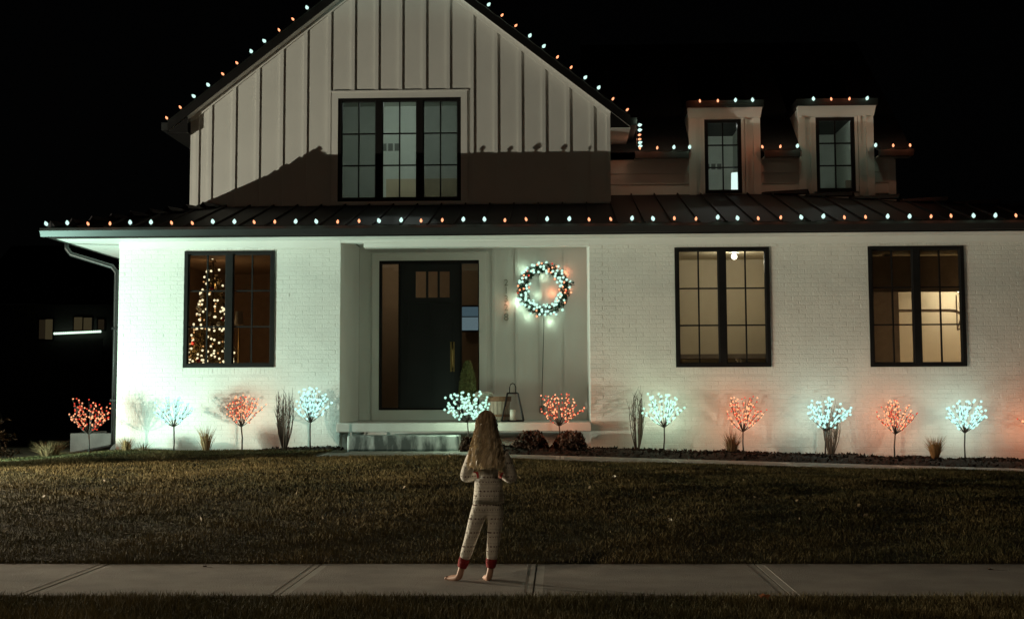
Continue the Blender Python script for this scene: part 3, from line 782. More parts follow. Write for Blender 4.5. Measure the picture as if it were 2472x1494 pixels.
def plight(name, loc, e, col, parent=None, r=.06):
    l = bpy.data.lights.new(name, 'POINT'); l.energy = e; l.color = col; l.shadow_soft_size = r
    o = bpy.data.objects.new(name, l); C.objects.link(o); o.location = loc
    if parent: o.parent = parent; o.location = Vector(loc) - Vector(parent.location)
def ceiling_lamp(loc, label, e, col, r=.07):
    t = thing('ceiling_lamp', label, 'lamp', loc, 'lamps lit inside the house')
    m = MB(); m.lathe([(.09, -.001), (.09, -.03), (.04, -.05)], loc, 12); m.build('lamp_base', M['plastic'], t)
    m = MB(); m.ball((loc[0], loc[1], loc[2] - .05 - r), r, 6, 10); m.build('globe', emit('globe_glow', col, 7, 'NONE'), t, True)
    plight('lamp_light', (loc[0], loc[1], loc[2] - .10 - 2 * r), e, col, t, .05)

# living room with the tree
LX0, LX1 = XL0 + .3, XL1 - .25
room(LX0, LX1, YB + .22, 25.4, .8, 3.42, M['roombrown'], M['roombrown'], M['floorw']); jamb(W1, YB + .1, YB + .22, M['black'])
inner(W1, YB + .205, LX0, LX1, .8, 3.42, M['roombrown'])
# garage rooms
GA0, GA1 = XR0 + .35, 3.75
room(GA0, GA1, YB + .22, 25.2, .3, 3.6, M['roomtan'], M['roomceil'], M['concrete']); jamb(W2, YB + .1, YB + .22, M['black']); inner(W2, YB + .205, GA0, GA1, .3, 3.42, M['roomtan'])
p = at(1772, 603, 23.6); ceiling_lamp((p.x, 23.6, 3.6), 'round lit globe on the ceiling behind the middle brick wall window', 25, (1.0, .98, .80), .05)
sz = at(1745, 862, 25).z
m = MB(); m.box(GA0 + .01, GA1 - .01, 24.75, 25.19, sz - .03, sz + .05)
tag(m.build('wall_shelf', M['dark']), 'long dark shelf on the back wall behind the middle brick wall window', 'shelf')
for px in (1776, 1786):
    p0 = at(px, 866, 24.7); m = MB(); m.tube([(p0.x, 24.72, sz - .03), (p0.x + .05, 24.7, sz - .12), (p0.x + .06, 24.7, sz - .25), (p0.x + .02, 24.7, sz - .34)], .014, 6)
    tag(m.build('wall_hook', M['dark'], None, True), 'dark curved hook hanging straight below the shelf' if px == 1776 else 'dark bowed hook below the shelf just right of the straight one', 'hook')
GB0, GB1 = 4.3, 8.6
room(GB0, GB1, YB + .22, 25.2, .3, 3.6, M['roomtan'], M['roomceil'], M['concrete']); jamb(W3, YB + .1, YB + .22, M['black']); inner(W3, YB + .205, GB0, GB1, .3, 3.42, M['roomtan'])
t = thing('overhead_door', 'dark garage door panel raised under the ceiling behind the far right window', 'garage door', (6.3, 23, 3.2))
for k in range(4):
    y = 21.75 + k * .78; m = MB(); m.box(GB0 + .05, GB1 - .6, y, y + .76, 3.16, 3.21); m.build('door_section', M['dark'], t)
zt_ = at(2200, 700, 21.7).z
m = MB(); m.box(GB0 + .04, GB1 - .55, 21.68, 21.74, zt_ - .03, 3.3); m.build('door_edge', M['dark'], t)
zt2 = at(2200, 750, 24.4).z
m = MB(); xe = at(2310, 750, 24.4).x
m.tube([(GB0 + .02, 24.4, zt2), (xe - .15, 24.4, zt2), (xe - .03, 24.4, zt2 - .01), (xe + .08, 24.4, zt2 - .06), (xe + .14, 24.4, zt2 - .16)], .028, 6)
p1, p2, p3 = at(2308, 712, 24.35), at(2311, 796, 24.35), at(2328, 790, 24.35); p4 = at(2322, 758, 24.35)
m.tube([p1, p2], .012, 5); m.tube([p2, p3], .014, 5); m.tube([p2, p4], .012, 5)
tag(m.build('door_track', M['dark'], None, True), 'dark curved garage door track with its bracket behind the far right window', 'track')
ps = at(2168, 740, 22.6).x
m = MB(); m.box(GB0 + .01, ps, 22.55, 22.62, .3, 3.1); tag(m.build('partition', M['dark']), 'dark board partition behind the left half of the far right window', 'partition')
p = at(2316, 706, 24.7); ceiling_lamp((p.x, 24.7, p.z + .17), 'round lit globe at the top right behind the far right window', 17, (1.0, .93, .70), .06)
ceiling_lamp((8.3, 22.0, 1.9), 'added unseen globe that brightens the dark panels in the far right room', 110, (1.0, .80, .55), .05)  # added out of view to brighten the raised door and the partition
# upstairs room
UX0, UX1 = -4.6, -.9
room(UX0, UX1, YG + .16, 26.4, 4.32, 6.75, M['roomgrey'], M['roomgrey'], M['floorw'])
inner(WG, YG + .152, UX0, UX1, 4.32, 6.3, M['roomgrey'])
p = at(962, 300, 25.1); ceiling_lamp((p.x + .2, 24.4, 6.75), 'round lit globe on the ceiling behind the gable window', 36, (.86, 1.0, .92))
a, b = at(932, 450, 25.2), at(1140, 450, 25.2)
m = MB(); zt = at(1010, 432, 25.2).z; m.box(a.x, b.x, 25.2, 25.3, 4.32, zt); tag(m.build('half_wall', M['tanpanel']), 'tan half wall at the bottom of the gable window', 'half wall')
def grille(px, py, Y, label, n=3, w=.09, h=.14):
    t = thing('wall_vent', label, 'vent', tuple(at(px, py, Y)))
    for k in range(n):
        p = at(px, py, Y); x = p.x + (k - (n - 1) / 2) * (w + .035)
        m = MB(); m.box(x - w / 2, x + w / 2, Y - .02, Y - .001, p.z - h / 2, p.z + h / 2); m.build('slot', M['grey2'], t)
grille(943, 356, 26.4, 'row of three dark slots on the wall behind the gable window')
# dormer rooms
for (x0, x1), wo in ((D1, WD1), (D2, WD2)):
    room(x0 + .14, x1 - .14, YW + .1, 26.8, 4.62, wo[3] + .2, M['roomgrey'], M['roomgrey'], M['floorw'])
    inner(wo, YW + .085, x0 + .14, x1 - .14, 4.62, wo[3] + .15, M['roomgrey'])
grille(1722, 403, 26.8, 'row of three dark slots on the wall behind the left dormer window', 3, .08, .11)
ceiling_lamp(((D1[0] + D1[1]) / 2, 24.47, WD1[3] + .2), 'lit globe on the ceiling inside the left dormer', 15, (.93, 1.0, .92), .05)
ceiling_lamp(((D2[0] + D2[1]) / 2, 24.47, WD2[3] + .2), 'lit globe on the ceiling inside the right dormer', 10, (.88, 1.0, .90), .05)
p = at(1777, 442, 24.9); q = at(1777, 462, 24.9)
t = thing('table_lamp', 'lit lamp with a tall bright shade at the bottom of the left dormer window', 'lamp', (p.x, 24.9, 4.62))
hz = (at(1777, 419, 24.9).z - at(1777, 467, 24.9).z) / 2
m = MB(); m.lathe([(.095, -hz), (.085, hz)], (p.x, 24.9, p.z), 14); m.build('lamp_shade', E['shade'], t, True)
m = MB(); m.tube([(p.x, 24.9, 4.62), (p.x, 24.9, p.z - hz)], [.05, .015], 8); m.build('lamp_stem', M['brass'], t)
p = at(2049, 448, 24.9)
m = MB(); m.box(p.x - .05, p.x + .055, 24.85, 24.95, 4.62, p.z + .09); tag(m.build('speaker_box', M['dark']), 'small dark box at the bottom right of the right dormer window', 'box')
# entry hall
hx0, hx1 = DO[0] - .5, DO[1] + .3
hallm = mat('hall_paint', (.42, .31, .20), .8, var=.05)
room(hx0, hx1, YG + .16, 26.6, DO[2] - .02, 3.75, hallm, M['grey2'], M['floorw'])
m = MB(); m.box(hx0, DO[0] + .02, YG + .14, YG + .159, DO[2], 3.75); m.box(DO[1] - .01, hx1, YG + .14, YG + .159, DO[2], 3.75); m.build('room_front', M['roombrown'], house)
ceiling_lamp((DO[0] - .2, 25.3, 3.73), 'dim lit globe on the ceiling of the entry hall', 7, (1.0, .86, .62), .05)
p, q = at(1108, 741, 26.4), at(1158, 797, 26.4)
t = thing('television', 'pale blue lit screen seen through the right sidelight of the door', 'television', ((p.x + q.x) / 2, 26.4, q.z))
m = MB(); m.box(p.x - .05, q.x + .07, 26.4, 26.45, q.z - .03, p.z + .03); m.build('casing', M['black'], t)
zs_ = p.z - .4 * (p.z - q.z)
m = MB(); m.box(p.x - .02, q.x + .02, 26.388, 26.397, zs_, p.z); m.build('upper_screen', E['screen'], t)
m = MB(); m.box(p.x - .02, q.x + .02, 26.388, 26.397, q.z, zs_ - .02); m.build('lower_screen', E['screen2'], t)

# ------------------------------------------------------------------ strings of bulbs along the roof edges
def bulb_mesh(kind):
    m = MB(); r, h = (.029, .070) if kind == 'mint' else (.0195, .054)
    m.mi = 1; m.lathe([(.009, -.03), (.011, -.004)], (0, 0, 0), 6)
    m.mi = 0; m.lathe([(.009, -.004), (r * .85, h * .18), (r, h * .38), (r * .75, h * .7), (r * .15, h)], (0, 0, 0), 8)
    me = m.mesh('bulb', [E[kind], M['wire']], True); return me
BULB = {k: bulb_mesh(k) for k in ('mint', 'red')}
UP = Vector((0, 0, 1))
def string(label, items, wire_off=-.03, wire_pts=None, watts=0, every=1):
    "items: (point, kind, direction of the tip)"
    t = thing('string_lights', label, 'string lights', items[0][0], 'red and white bulb strings along the roof edges')
    pts = [Vector(p) + Vector(d).normalized() * wire_off for p, k, d in items]
    wp = []
    for i, p in enumerate(pts):
        wp.append(p)
        if i + 1 < len(pts): wp.append(p.lerp(pts[i + 1], .5) - Vector((0, 0, random.uniform(.006, .022))))
    m = MB(); m.tube(wp, .005, 4); m.build('wire', M['wire'], t)
    for p, k, d in items:
        o = link('bulb', BULB[k], t, p)
        d = Vector(d).normalized() + Vector((random.uniform(-.3, .3), random.uniform(-.2, .2), random.uniform(-.05, .05)))
        o.rotation_euler = d.to_track_quat('Z', 'Y').to_euler()
    for i in range(0, len(items), every):
        if watts: glow(t, Vector(items[i][0]) + Vector((0, -.20, .08)), items[i][1], watts * (.75 if items[i][1] == 'mint' else 1.1), .02)
    return t
def P(px, py, Y): return Vector(at(px, py, Y))
pat = 'mmrr'; KK = {'m': 'mint', 'r': 'red'}
items = []
x0 = P(165, 541, EY - .06).x; dx = (P(2402, 524, EY - .06).x - x0) / 44
for k in range(-1, 49):
    x = x0 + k * dx + random.uniform(-.012, .012)
    items.append((Vector((x, EY - .06, gz + .05 + random.uniform(-.008, .008))), KK['mmrr'[(k + 1) % 4]], (random.uniform(-.5, .1) if k < 3 else -.1, -.35, 1)))
string('long row of red and white bulbs standing along the front gutter', items, watts=.4)
zoff = TH + .035
def on_rake(px, py): 
    x = P(px, py, YR - .01).x
    return Vector((x, YR - .01, zr(x) + zoff))
L = [(404, 289, 'r'), (437, 262, 'r'), (471, 235, 'm'), (505, 207, 'm'), (540, 179, 'r'), (574, 152, 'r'), (608, 124, 'm'), (641, 97, 'm'), (675, 69, 'r'), (709, 42, 'r'), (743, 14, 'm'), (777, -13, 'm'), (811, -40, 'r'), (845, -67, 'r'), (879, -94, 'm'), (913, -121, 'm')]
string('row of red and white bulbs up the left slope of the gable', [(on_rake(a, b), KK[c], (-.6, -.2, .75)) for a, b, c in L])
L = [(1512, 268, 'r'), (1478, 242, 'r'), (1443, 214, 'm'), (1410, 189, 'm'), (1377, 163, 'r'), (1344, 136, 'r'), (1310, 110, 'm'), (1277, 83, 'm'), (1243, 58, 'r'), (1210, 31, 'r'), (1177, 6, 'm'), (1143, -20, 'm'), (1109, -46, 'r'), (1075, -72, 'r'), (1041, -98, 'm'), (1007, -124, 'm')]
string('row of red and white bulbs down the right slope of the gable', [(on_rake(a, b), KK[c], (.6, -.2, .75)) for a, b, c in L])
string('short drop of bulbs from the gable corner back to the wing gutter', [(P(1540 + .3 * i, py, 22.86 + .22 * i), KK[c], (1, -.1, .2)) for i, (py, c) in enumerate(zip((303, 315, 327, 337, 346, 354), 'mmrrmm'))], watts=.3)
zw = WE + .135
L = [(1545, 'r'), (1586, 'r'), (1626, 'm'), (1664, 'm'), (1841, 'r'), (1883, 'r'), (1924, 'm'), (2113, 'm'), (2156, 'r'), (2197, 'r')]
def W_(px): x = P(px, 353, 23.86).x; return Vector((x, 23.85, zw))
for lab, sub in (('bulbs on the wing gutter between the gable and the left dormer', L[:4]), ('three bulbs on the wing gutter between the two dormers', L[4:7]), ('three bulbs on the wing gutter right of the right dormer', L[7:])):
    string(lab, [(W_(a), KK[c], (-.1, -.3, 1)) for a, c in sub], watts=.8)
for lab, L, zt in (('four bulbs on the top edge of the left dormer', [(1690, 'r'), (1733, 'r'), (1775, 'm'), (1817, 'm')], ZT1), ('four bulbs on the top edge of the right dormer', [(1964, 'm'), (2007, 'r'), (2050, 'r'), (2092, 'm')], ZT2)):
    Y = YW - .27
    string(lab, [(Vector((P(a, 241, Y).x, Y, zt + .085)), KK[c], (.05, -.3, 1)) for a, c in L], watts=.85)

# ------------------------------------------------------------------ lighted twig trees
def ico(r, mats, name):
    bm = bmesh.new(); bmesh.ops.create_icosphere(bm, subdivisions=1, radius=r)
    me = bpy.data.meshes.new(name); bm.to_mesh(me); bm.free(); me.materials.append(mats); 
    me.polygons.foreach_set('use_smooth', [True] * len(me.polygons)); return me
LED = dict(mint=ico(.0205, E['tmint'], 'led'), cool=ico(.0205, E['tcool'], 'led'), red=ico(.0125, E['tred'], 'led'), deep=ico(.0125, E['tdeep'], 'led'))
def led_tree(px, pbase, psplit, ptop, pl, pr, Y, kind, label, seed, name='lighted_twig_tree'):
    rd = random.Random(seed)
    b = P(px, pbase, Y); s = P(px + rd.uniform(-3, 3), psplit, Y); top = P(px, ptop, Y).z; xl_, xr_ = P(pl, ptop, Y).x, P(pr, ptop, Y).x
    t = thing(name, label, 'lighted tree', b, 'lighted twig trees along the house front')
    m = MB(); mid = (b + s) / 2 + Vector((rd.uniform(-.012, .012), 0, 0)); m.tube([b - Vector((0, 0, .08)), mid, s], [.013, .011, .011], 6); m.build('trunk', M['ledwood'], t, True)
    H = top - s.z; spots = []
    nb = 13
    for k in range(nb):
        az = math.pi * (k % 2) + max(-1.5, min(1.5, rd.gauss(0, .7)))
        u = (k * 5 % nb + rd.random()) / nb                     # 0 upright .. 1 flat
        side = xr_ - s.x if math.cos(az) > 0 else s.x - xl_
        tip = Vector((s.x + math.cos(az) * side * (.12 + .93 * u ** .8), s.y + math.sin(az) * .26 * (.3 + .7 * u), s.z + H * (1.0 - .58 * u ** 1.3 + rd.uniform(-.10, .02))))
        c1 = s.lerp(tip, .35) + Vector((0, 0, -.02 * u)); c2 = s.lerp(tip, .7) + Vector((rd.uniform(-.02, .02), 0, rd.uniform(-.015, .02)))
        m = MB(); m.tube([s, c1, c2, tip], [.007, .005, .004, .0025], 5)
        paths = [(c1, c2, tip)]
        for j in range(2):
            st = c1.lerp(c2, rd.uniform(.0, 1)); d = (tip - s).normalized() * rd.uniform(.12, .22) * H / .45 + Vector((rd.uniform(-.07, .07), rd.uniform(-.07, .07), rd.uniform(0, .05)))
            e = st + d
            e.x = min(max(e.x, xl_), xr_); e.z = min(e.z, top)
            m.tube([st, st.lerp(e, .5) + Vector((0, 0, -.008)), e], [.004, .003, .002], 4); paths.append((st, st.lerp(e, .5), e))
        m.build('branch', M['ledwood'], t, True)
        for q in paths:
            ln = (q[1] - q[0]).length + (q[2] - q[1]).length; n = max(2, int(ln / (.066 if kind == 'red' else .078)))
            for i in range(n + 1):
                f = i / n; p = q[0].lerp(q[1], f * 2) if f < .5 else q[1].lerp(q[2], f * 2 - 1)
                spots.append(p + Vector((rd.uniform(-.02, .02), rd.uniform(-.02, .02), rd.uniform(-.012, .016))))
    for p in spots:
        kk = kind
        if kind == 'red' and rd.random() < .45: kk = 'deep'
        link('bulb', LED[kk], t, p)
    for k in range(4): glow(t, s + Vector(((xr_ - xl_) * (-.3 + .2 * k), .10 if k % 2 else -.12, H * (.35 + .15 * (k % 3)))), kind, (1.3 if px < 800 else 6.5 if px < 1200 else 3.0) if kind != 'red' else (1.3 if px < 800 else 2.6), .07)
    return t
led_tree(216, 1102, 1048, 963, 165, 276, 20.5, 'red', 'red lighted twig tree outside the left corner of the house by the downspout', 3)
led_tree(419, 1096, 1030, 960, 372, 462, 20.5, 'cool', 'white lighted twig tree below the left part of the Christmas tree window', 5)
led_tree(584, 1086, 1030, 956, 542, 638, 20.5, 'red', 'red lighted twig tree below the right part of the Christmas tree window', 8)
led_tree(749, 1078, 1020, 935, 710, 798, 20.5, 'cool', 'white lighted twig tree on the brick between the upright bare shrub and the porch', 9)
led_tree(1131, 1084, 1020, 947, 1072, 1182, 20.3, 'mint', 'white lighted twig tree in front of the porch behind the child', 14)
led_tree(1352, 1082, 1028, 951, 1304, 1412, 20.3, 'red', 'red lighted twig tree between the two round brown mounds by the porch', 21)
led_tree(1601, 1087, 1032, 950, 1546, 1656, 20.45, 'mint', 'white lighted twig tree at the lower left of the middle brick wall window', 23)
led_tree(1796, 1096, 1042, 958, 1752, 1846, 20.45, 'red', 'red lighted twig tree under the right side of the middle wall window', 28)
led_tree(1992, 1102, 1040, 962, 1940, 2054, 20.45, 'cool', 'white lighted twig tree midway between the two right windows with a bare shrub behind it', 33)
led_tree(2160, 1108, 1048, 966, 2112, 2218, 20.45, 'red', 'red lighted twig tree under the left side of the far right window', 37)
led_tree(2330, 1108, 1045, 968, 2270, 2380, 20.45, 'cool', 'white lighted twig tree under the right side of the far right window', 41)
led_tree(2508, 1112, 1050, 1000, 2461, 2562, 20.45, 'red', 'red lighted twig tree cut by the right edge of the photo', 44)

# ------------------------------------------------------------------ wreath
wc = P(1313, 699, YG - .09); WRr, Wr_ = .355, .082
t = thing('wreath', 'round green wreath with white and red lights on the porch wall', 'wreath', wc)
n = 2600
th = rng.uniform(0, 2 * np.pi, n); ph = rng.uniform(0, 2 * np.pi, n); rr = Wr_ * np.sqrt(rng.uniform(.1, 1, n)) * rng.uniform(.8, 1.15, n)
cen = np.stack([wc.x + (WRr + rr * np.cos(ph)) * np.cos(th), wc.y + rr * np.sin(ph) * .8, wc.z + (WRr + rr * np.cos(ph)) * np.sin(th)], 1)
a, b = rand_axes(n, .018, .04); b *= .5
g = rng.uniform(.5, 1.2, (n, 1)); cols = np.array([[.012, .05, .022]]) * g
link('greenery', quads_mesh('greenery', cen, a, b, M['leaf'], cols), t)
n = 26; th = rng.normal(.22, .05, n); a, b = rand_axes(n, .02, .04)
cen = np.stack([wc.x + (WRr + rng.uniform(.05, .16, n)) * np.cos(th), np.full(n, wc.y - .02), wc.z + (WRr + .1) * np.sin(th)], 1)
link('sprig', quads_mesh('sprig', cen, a, b * .6, M['leaf'], np.tile(np.array([[.012, .035, .015]]), (n, 1))), t)
WB = dict(m=ico(.026, emit('wreath_glow', (.60, 1.0, .80), 1.08, 'NONE'), 'wreath_led'), r=ico(.018, E['red'], 'wreath_led'), d=ico(.018, E['tdeep'], 'wreath_led'))
rd = random.Random(4)
for i in range(128):
    th = 2 * math.pi * (i + rd.random()) / 128; r = WRr + rd.uniform(-.085, .085)
    k = 'm'
    deg = math.degrees(th) % 360
    if (deg > 335 or deg < 8) and rd.random() < .6 or 55 < deg < 80 and rd.random() < .5 or rd.random() < .2: k = rd.choice('rrd')
    yb = wc.y - .055 - rd.uniform(0, .03)
    if i % 5 == 0: yb = wc.y + .045; r = WRr + rd.choice((-.1, .1))
    link('bulb', WB[k], t, Vector((wc.x + r * math.cos(th), yb, wc.z + r * math.sin(th))))
for px, py, k, w in ((1262, 648, 'mint', .16), (1247, 726, 'mint', .30), (1258, 742, 'mint', .16), (1328, 776, 'mint', .20), (1275, 765, 'mint', .16), (1366, 658, 'red', .18), (1332, 706, 'red', .26), (1296, 712, 'mint', .12), (1312, 668, 'mint', .12), (1372, 700, 'red', .14), (1340, 752, 'mint', .16), (1225, 735, 'red', .10)): glow(t, P(px, py, YG - .085), k, w * 2.4, .012)
o1 = P(1308, 985, YG - .055)
m = MB(); m.tube([Vector((wc.x, wc.y, wc.z - .42)), Vector((wc.x - .005, YG - .05, wc.z - .6)), P(1311, 860, YG - .045), P(1309, 930, YG - .045), o1], .0055, 5)
m.build('cord', M['wire'], t)

# ------------------------------------------------------------------ porch things
SZ = SZ1
c = P(1129, 960, 22.2); topz = P(1129, 868, 22.2).z
t = thing('topiary', 'slim cone shaped evergreen in a dark pot beside the front door', 'potted plant', (c.x, 22.2, SZ))
m = MB(); m.lathe([(.12, 0), (.15, .26), (.165, .27), (.165, .30), (.14, .30)], (c.x, 22.2, SZ), 14); m.build('pot', M['pot'], t, True)
m = MB(); m.tube([(c.x, 22.2, SZ + .28), (c.x, 22.2, topz - .1)], [.02, .008], 6); m.build('trunk', M['twig'], t)
n = 5200; h = rng.uniform(0, 1, n); prof = .155 * np.sqrt(np.clip(1 - h ** 1.7, 0, 1)) * (.62 + .38 * np.minimum(1, h * 6))
r = prof * np.sqrt(rng.uniform(.45, 1, n)); az = rng.uniform(0, 2 * np.pi, n)
cen = np.stack([c.x + r * np.cos(az), 22.2 + r * np.sin(az), SZ + .30 + h * (topz - SZ - .32)], 1); a, b = rand_axes(n, .012, .026)
link('foliage', quads_mesh('foliage', cen, a, b, M['leaf'], np.array([[.21, .215, .085]]) * rng.uniform(.6, 1.3, (n, 1))), t)

b = P(1206, 1016, 21.75); tz = P(1206, 957, 21.75).z
t = thing('wooden_bucket', 'pale staved wooden bucket with a brown rim between the cushion stool and the lantern', 'bucket', (b.x, 21.75, SZ))
for k in range(16):
    az = 2 * math.pi * k / 16; m = MB(); c0 = math.cos(az); s0 = math.sin(az); w = .031
    def q(r, o_, z): return (b.x + r * c0 - o_ * s0, 21.75 + r * s0 + o_ * c0, z)
    m.hexa([q(.135, -w * .86, SZ + .004), q(.155, -w * .86, SZ + .004), q(.155, w * .86, SZ + .004), q(.135, w * .86, SZ + .004), q(.150, -w, tz), q(.172, -w, tz), q(.172, w, tz), q(.150, w, tz)])
    m.build('stave', M['staves'], t)
m = MB(); n = 20
for z, r in ((tz - .075, .172), (SZ + .07, .16)):
    m = MB(); m.lathe([(r, 0), (r + .012, .002), (r + .014, .075 if z > SZ + .2 else .04), (r + .002, .076 if z > SZ + .2 else .041)], (b.x, 21.75, z), 20); m.build('hoop', M['wood'], t)
m = MB(); m.lathe([(.14, 0), (.14, .02)], (b.x, 21.75, tz - .09), 16); m.build('lid', M['wood'], t)
p, q = P(1147, 945, 22.0), P(1190, 963, 22.0)
t = thing('stool', 'low dark stool with a cream cushion left of the wooden bucket', 'stool', ((p.x + q.x) / 2, 22.0, SZ))
m = MB(); m.box(p.x, q.x, 21.85, 22.15, q.z, p.z); m.build('cushion', M['cloth'], t, bevel=.035)
for x in (p.x + .03, q.x - .03):
    for y in (21.88, 22.12): m = MB(); m.box(x - .015, x + .015, y - .015, y + .015, SZ, q.z - .002); m.build('leg', M['dark'], t)
b = P(1238, 1018, 21.5); tz = P(1238, 949, 21.5).z; lz = P(1238, 925, 21.5).z
t = thing('lantern', 'tapered black metal lantern with a loop handle on the porch slab', 'lantern', (b.x, 21.5, SZ))
B0, B1 = .165, .082
cb = [Vector((b.x + sx * B0, 21.5 + sy * B0, SZ + .012)) for sx, sy in ((-1, -1), (1, -1), (1, 1), (-1, 1))]
ct = [Vector((b.x + sx * B1, 21.5 + sy * B1, tz)) for sx, sy in ((-1, -1), (1, -1), (1, 1), (-1, 1))]
for i in range(4):
    m = MB(); m.tube([cb[i], ct[i]], .0115, 4); m.build('post', M['black'], t)
    m = MB(); m.tube([cb[i], cb[(i + 1) % 4]], .011, 4); m.build('base_bar', M['black'], t)
    m = MB(); m.tube([ct[i], ct[(i + 1) % 4]], .011, 4); m.build('top_bar', M['black'], t)
    m = MB(); m.add([cb[i], cb[(i + 1) % 4], ct[(i + 1) % 4], ct[i]], [(0, 1, 2, 3)]); m.build('pane', M['glass'], t)
m = MB(); m.box(b.x - B1, b.x + B1, 21.5 - B1, 21.5 + B1, tz + .003, tz + .014); m.build('cap', M['black'], t)
m = MB(); hw = .05; m.tube([(b.x - hw, 21.5, tz + .01), (b.x - hw * .95, 21.5, lz - .06), (b.x - hw * .6, 21.5, lz - .015), (b.x, 21.5, lz), (b.x + hw * .6, 21.5, lz - .015), (b.x + hw * .95, 21.5, lz - .06), (b.x + hw, 21.5, tz + .01)], .009, 6); m.build('loop_handle', M['black'], t, True)
m = MB(); m.lathe([(.045, 0), (.045, .16), (.03, .165)], (b.x, 21.5, SZ + .02), 12); m.build('candle', M['wax'], t, True)
m = MB(); m.box(b.x - B0, b.x + B0, 21.5 - B0, 21.5 + B0, SZ + .001, SZ + .012); m.build('base_plate', M['black'], t)

# ------------------------------------------------------------------ inside the left window: Christmas tree and floor lamp
c = P(511, 880, 22.55); ztop = P(520, 612, 22.55).z
t = thing('christmas_tree', 'decorated Christmas tree with warm lights standing behind the left window', 'Christmas tree', (c.x, 22.55, .8))
m = MB(); m.tube([(c.x, 22.55, .8), (c.x, 22.55, ztop - .1)], [.05, .01], 8); m.build('trunk', M['twig'], t)
n = 5200; h = 1 - np.sqrt(rng.uniform(0, 1, n)); rad = .54 * (1 - h) ** .85 + .02; r = rad * np.sqrt(rng.uniform(.15, 1, n)); az = rng.uniform(0, 2 * np.pi, n)
cen = np.stack([c.x + r * np.cos(az), 22.55 + r * np.sin(az), 1.0 + h * (ztop - 1.0) - r * .18], 1); a, b = rand_axes(n, .02, .05)
link('foliage', quads_mesh('foliage', cen, a, b * .5, M['leaf'], np.array([[.13, .10, .04]]) * rng.uniform(.5, 1.3, (n, 1))), t)
FW = ico(.0205, E['warm'], 'fairy_light'); FA = ico(.014, E['amber'], 'fairy_light')
for k in range(5): glow(t, (c.x + (-.45, .35, -.3, .2, 0)[k], 22.55 + (.3, .3, -.35, .5, .1)[k], (1.3, 1.5, 2.0, 2.3, 3.0)[k]), 'warm', 3.4, .05)
rd = random.Random(12)
for i in range(300):
    h = 1 - math.sqrt(rd.random()); r = (.54 * (1 - h) ** .85 + .03) * rd.uniform(.85, 1.03); az = rd.uniform(math.pi * .95, 2.05 * math.pi)
    link('bulb', FA if rd.random() < .25 else FW, t, Vector((c.x + r * math.cos(az), 22.55 + r * math.sin(az), 1.0 + h * (ztop - 1.0) - r * .18)))
for i in range(16):
    h = rd.uniform(.05, .8); r = .54 * (1 - h) ** .85 + .02; az = rd.uniform(math.pi, 2 * math.pi); m = MB(); m.ball((0, 0, 0), .035, 6, 8); me = m.mesh('bauble', M['wax'] if i % 3 else M['cuff'], True)
    link('bauble', me, t, Vector((c.x + r * math.cos(az), 22.55 + r * math.sin(az), 1.0 + h * (ztop - 1.0) - r * .18)))
p = P(577, 766, 22.3)
t = thing('floor_lamp', 'unlit floor lamp with a pale shade seen just right of the left window mullion', 'lamp', (p.x, 22.3, .8))
m = MB(); m.lathe([(.075, -.12), (.06, .10)], (p.x, 22.3, p.z), 14); m.build('lamp_shade', M['cloth'], t, True)
m = MB(); m.tube([(p.x, 22.3, .83), (p.x, 22.3, p.z - .1)], .012, 6); m.build('pole', M['brass'], t); m = MB(); m.lathe([(.12, 0), (.12, .02), (.02, .035)], (p.x, 22.3, .8), 14); m.build('foot', M['brass'], t)

# ------------------------------------------------------------------ shrubs and grasses
def gz_at(x, y): return sheet_z(x, y) + .02
def bare_shrub(px, pbase, ptop, wpx, Y, label, seed, n=22, dark=False):
    rd = random.Random(seed); b = P(px, pbase, Y); H = P(px, ptop, Y).z - b.z; w = wpx / F * Y / 2
    t = thing('bare_shrub', label, 'shrub', b, 'upright bare shrubs along the wall')
    m = MB(); tw = MB()
    for k in range(n):
        az = rd.uniform(0, 6.28); u = math.sqrt(rd.random()); r = w * u; h = H * (1 - .45 * u * rd.random())
        p0 = b + Vector((math.cos(az) * .02, math.sin(az) * .02, -.03)); p1 = b + Vector((math.cos(az) * r * .8, math.sin(az) * r * .8, h * .4)); p2 = b + Vector((math.cos(az) * r, math.sin(az) * r, h * .72)); p3 = b + Vector((math.cos(az) * r * .95 + rd.uniform(-.02, .02), math.sin(az) * r, h))
        m.tube([p0, p1, p2, p3], [.008, .006, .004, .002], 4)
        for j in range(5):
            s = (p1.lerp(p2, rd.random()) if j < 3 else p2.lerp(p3, rd.random())); e = s + Vector((rd.uniform(-.06, .06), rd.uniform(-.05, .05), rd.uniform(.06, .2)))
            tw.tube([s, e], [.0035, .0012], 3, False)
    m.build('stems', M['twig'], t)['kind'] = 'stuff'; tw.build('twigs', M['twig'], t)['kind'] = 'stuff'
bare_shrub(686, 1084, 945, 50, 20.55, 'bare shrub by the left brick wall between a red and a white lit tree', 2, 30)
bare_shrub(1539, 1086, 948, 42, 20.6, 'narrow bare shrub just right of the porch slab', 6, 20)
bare_shrub(2006, 1100, 985, 54, 20.75, 'bare shrub behind the white lit tree between the right windows', 9, 26)
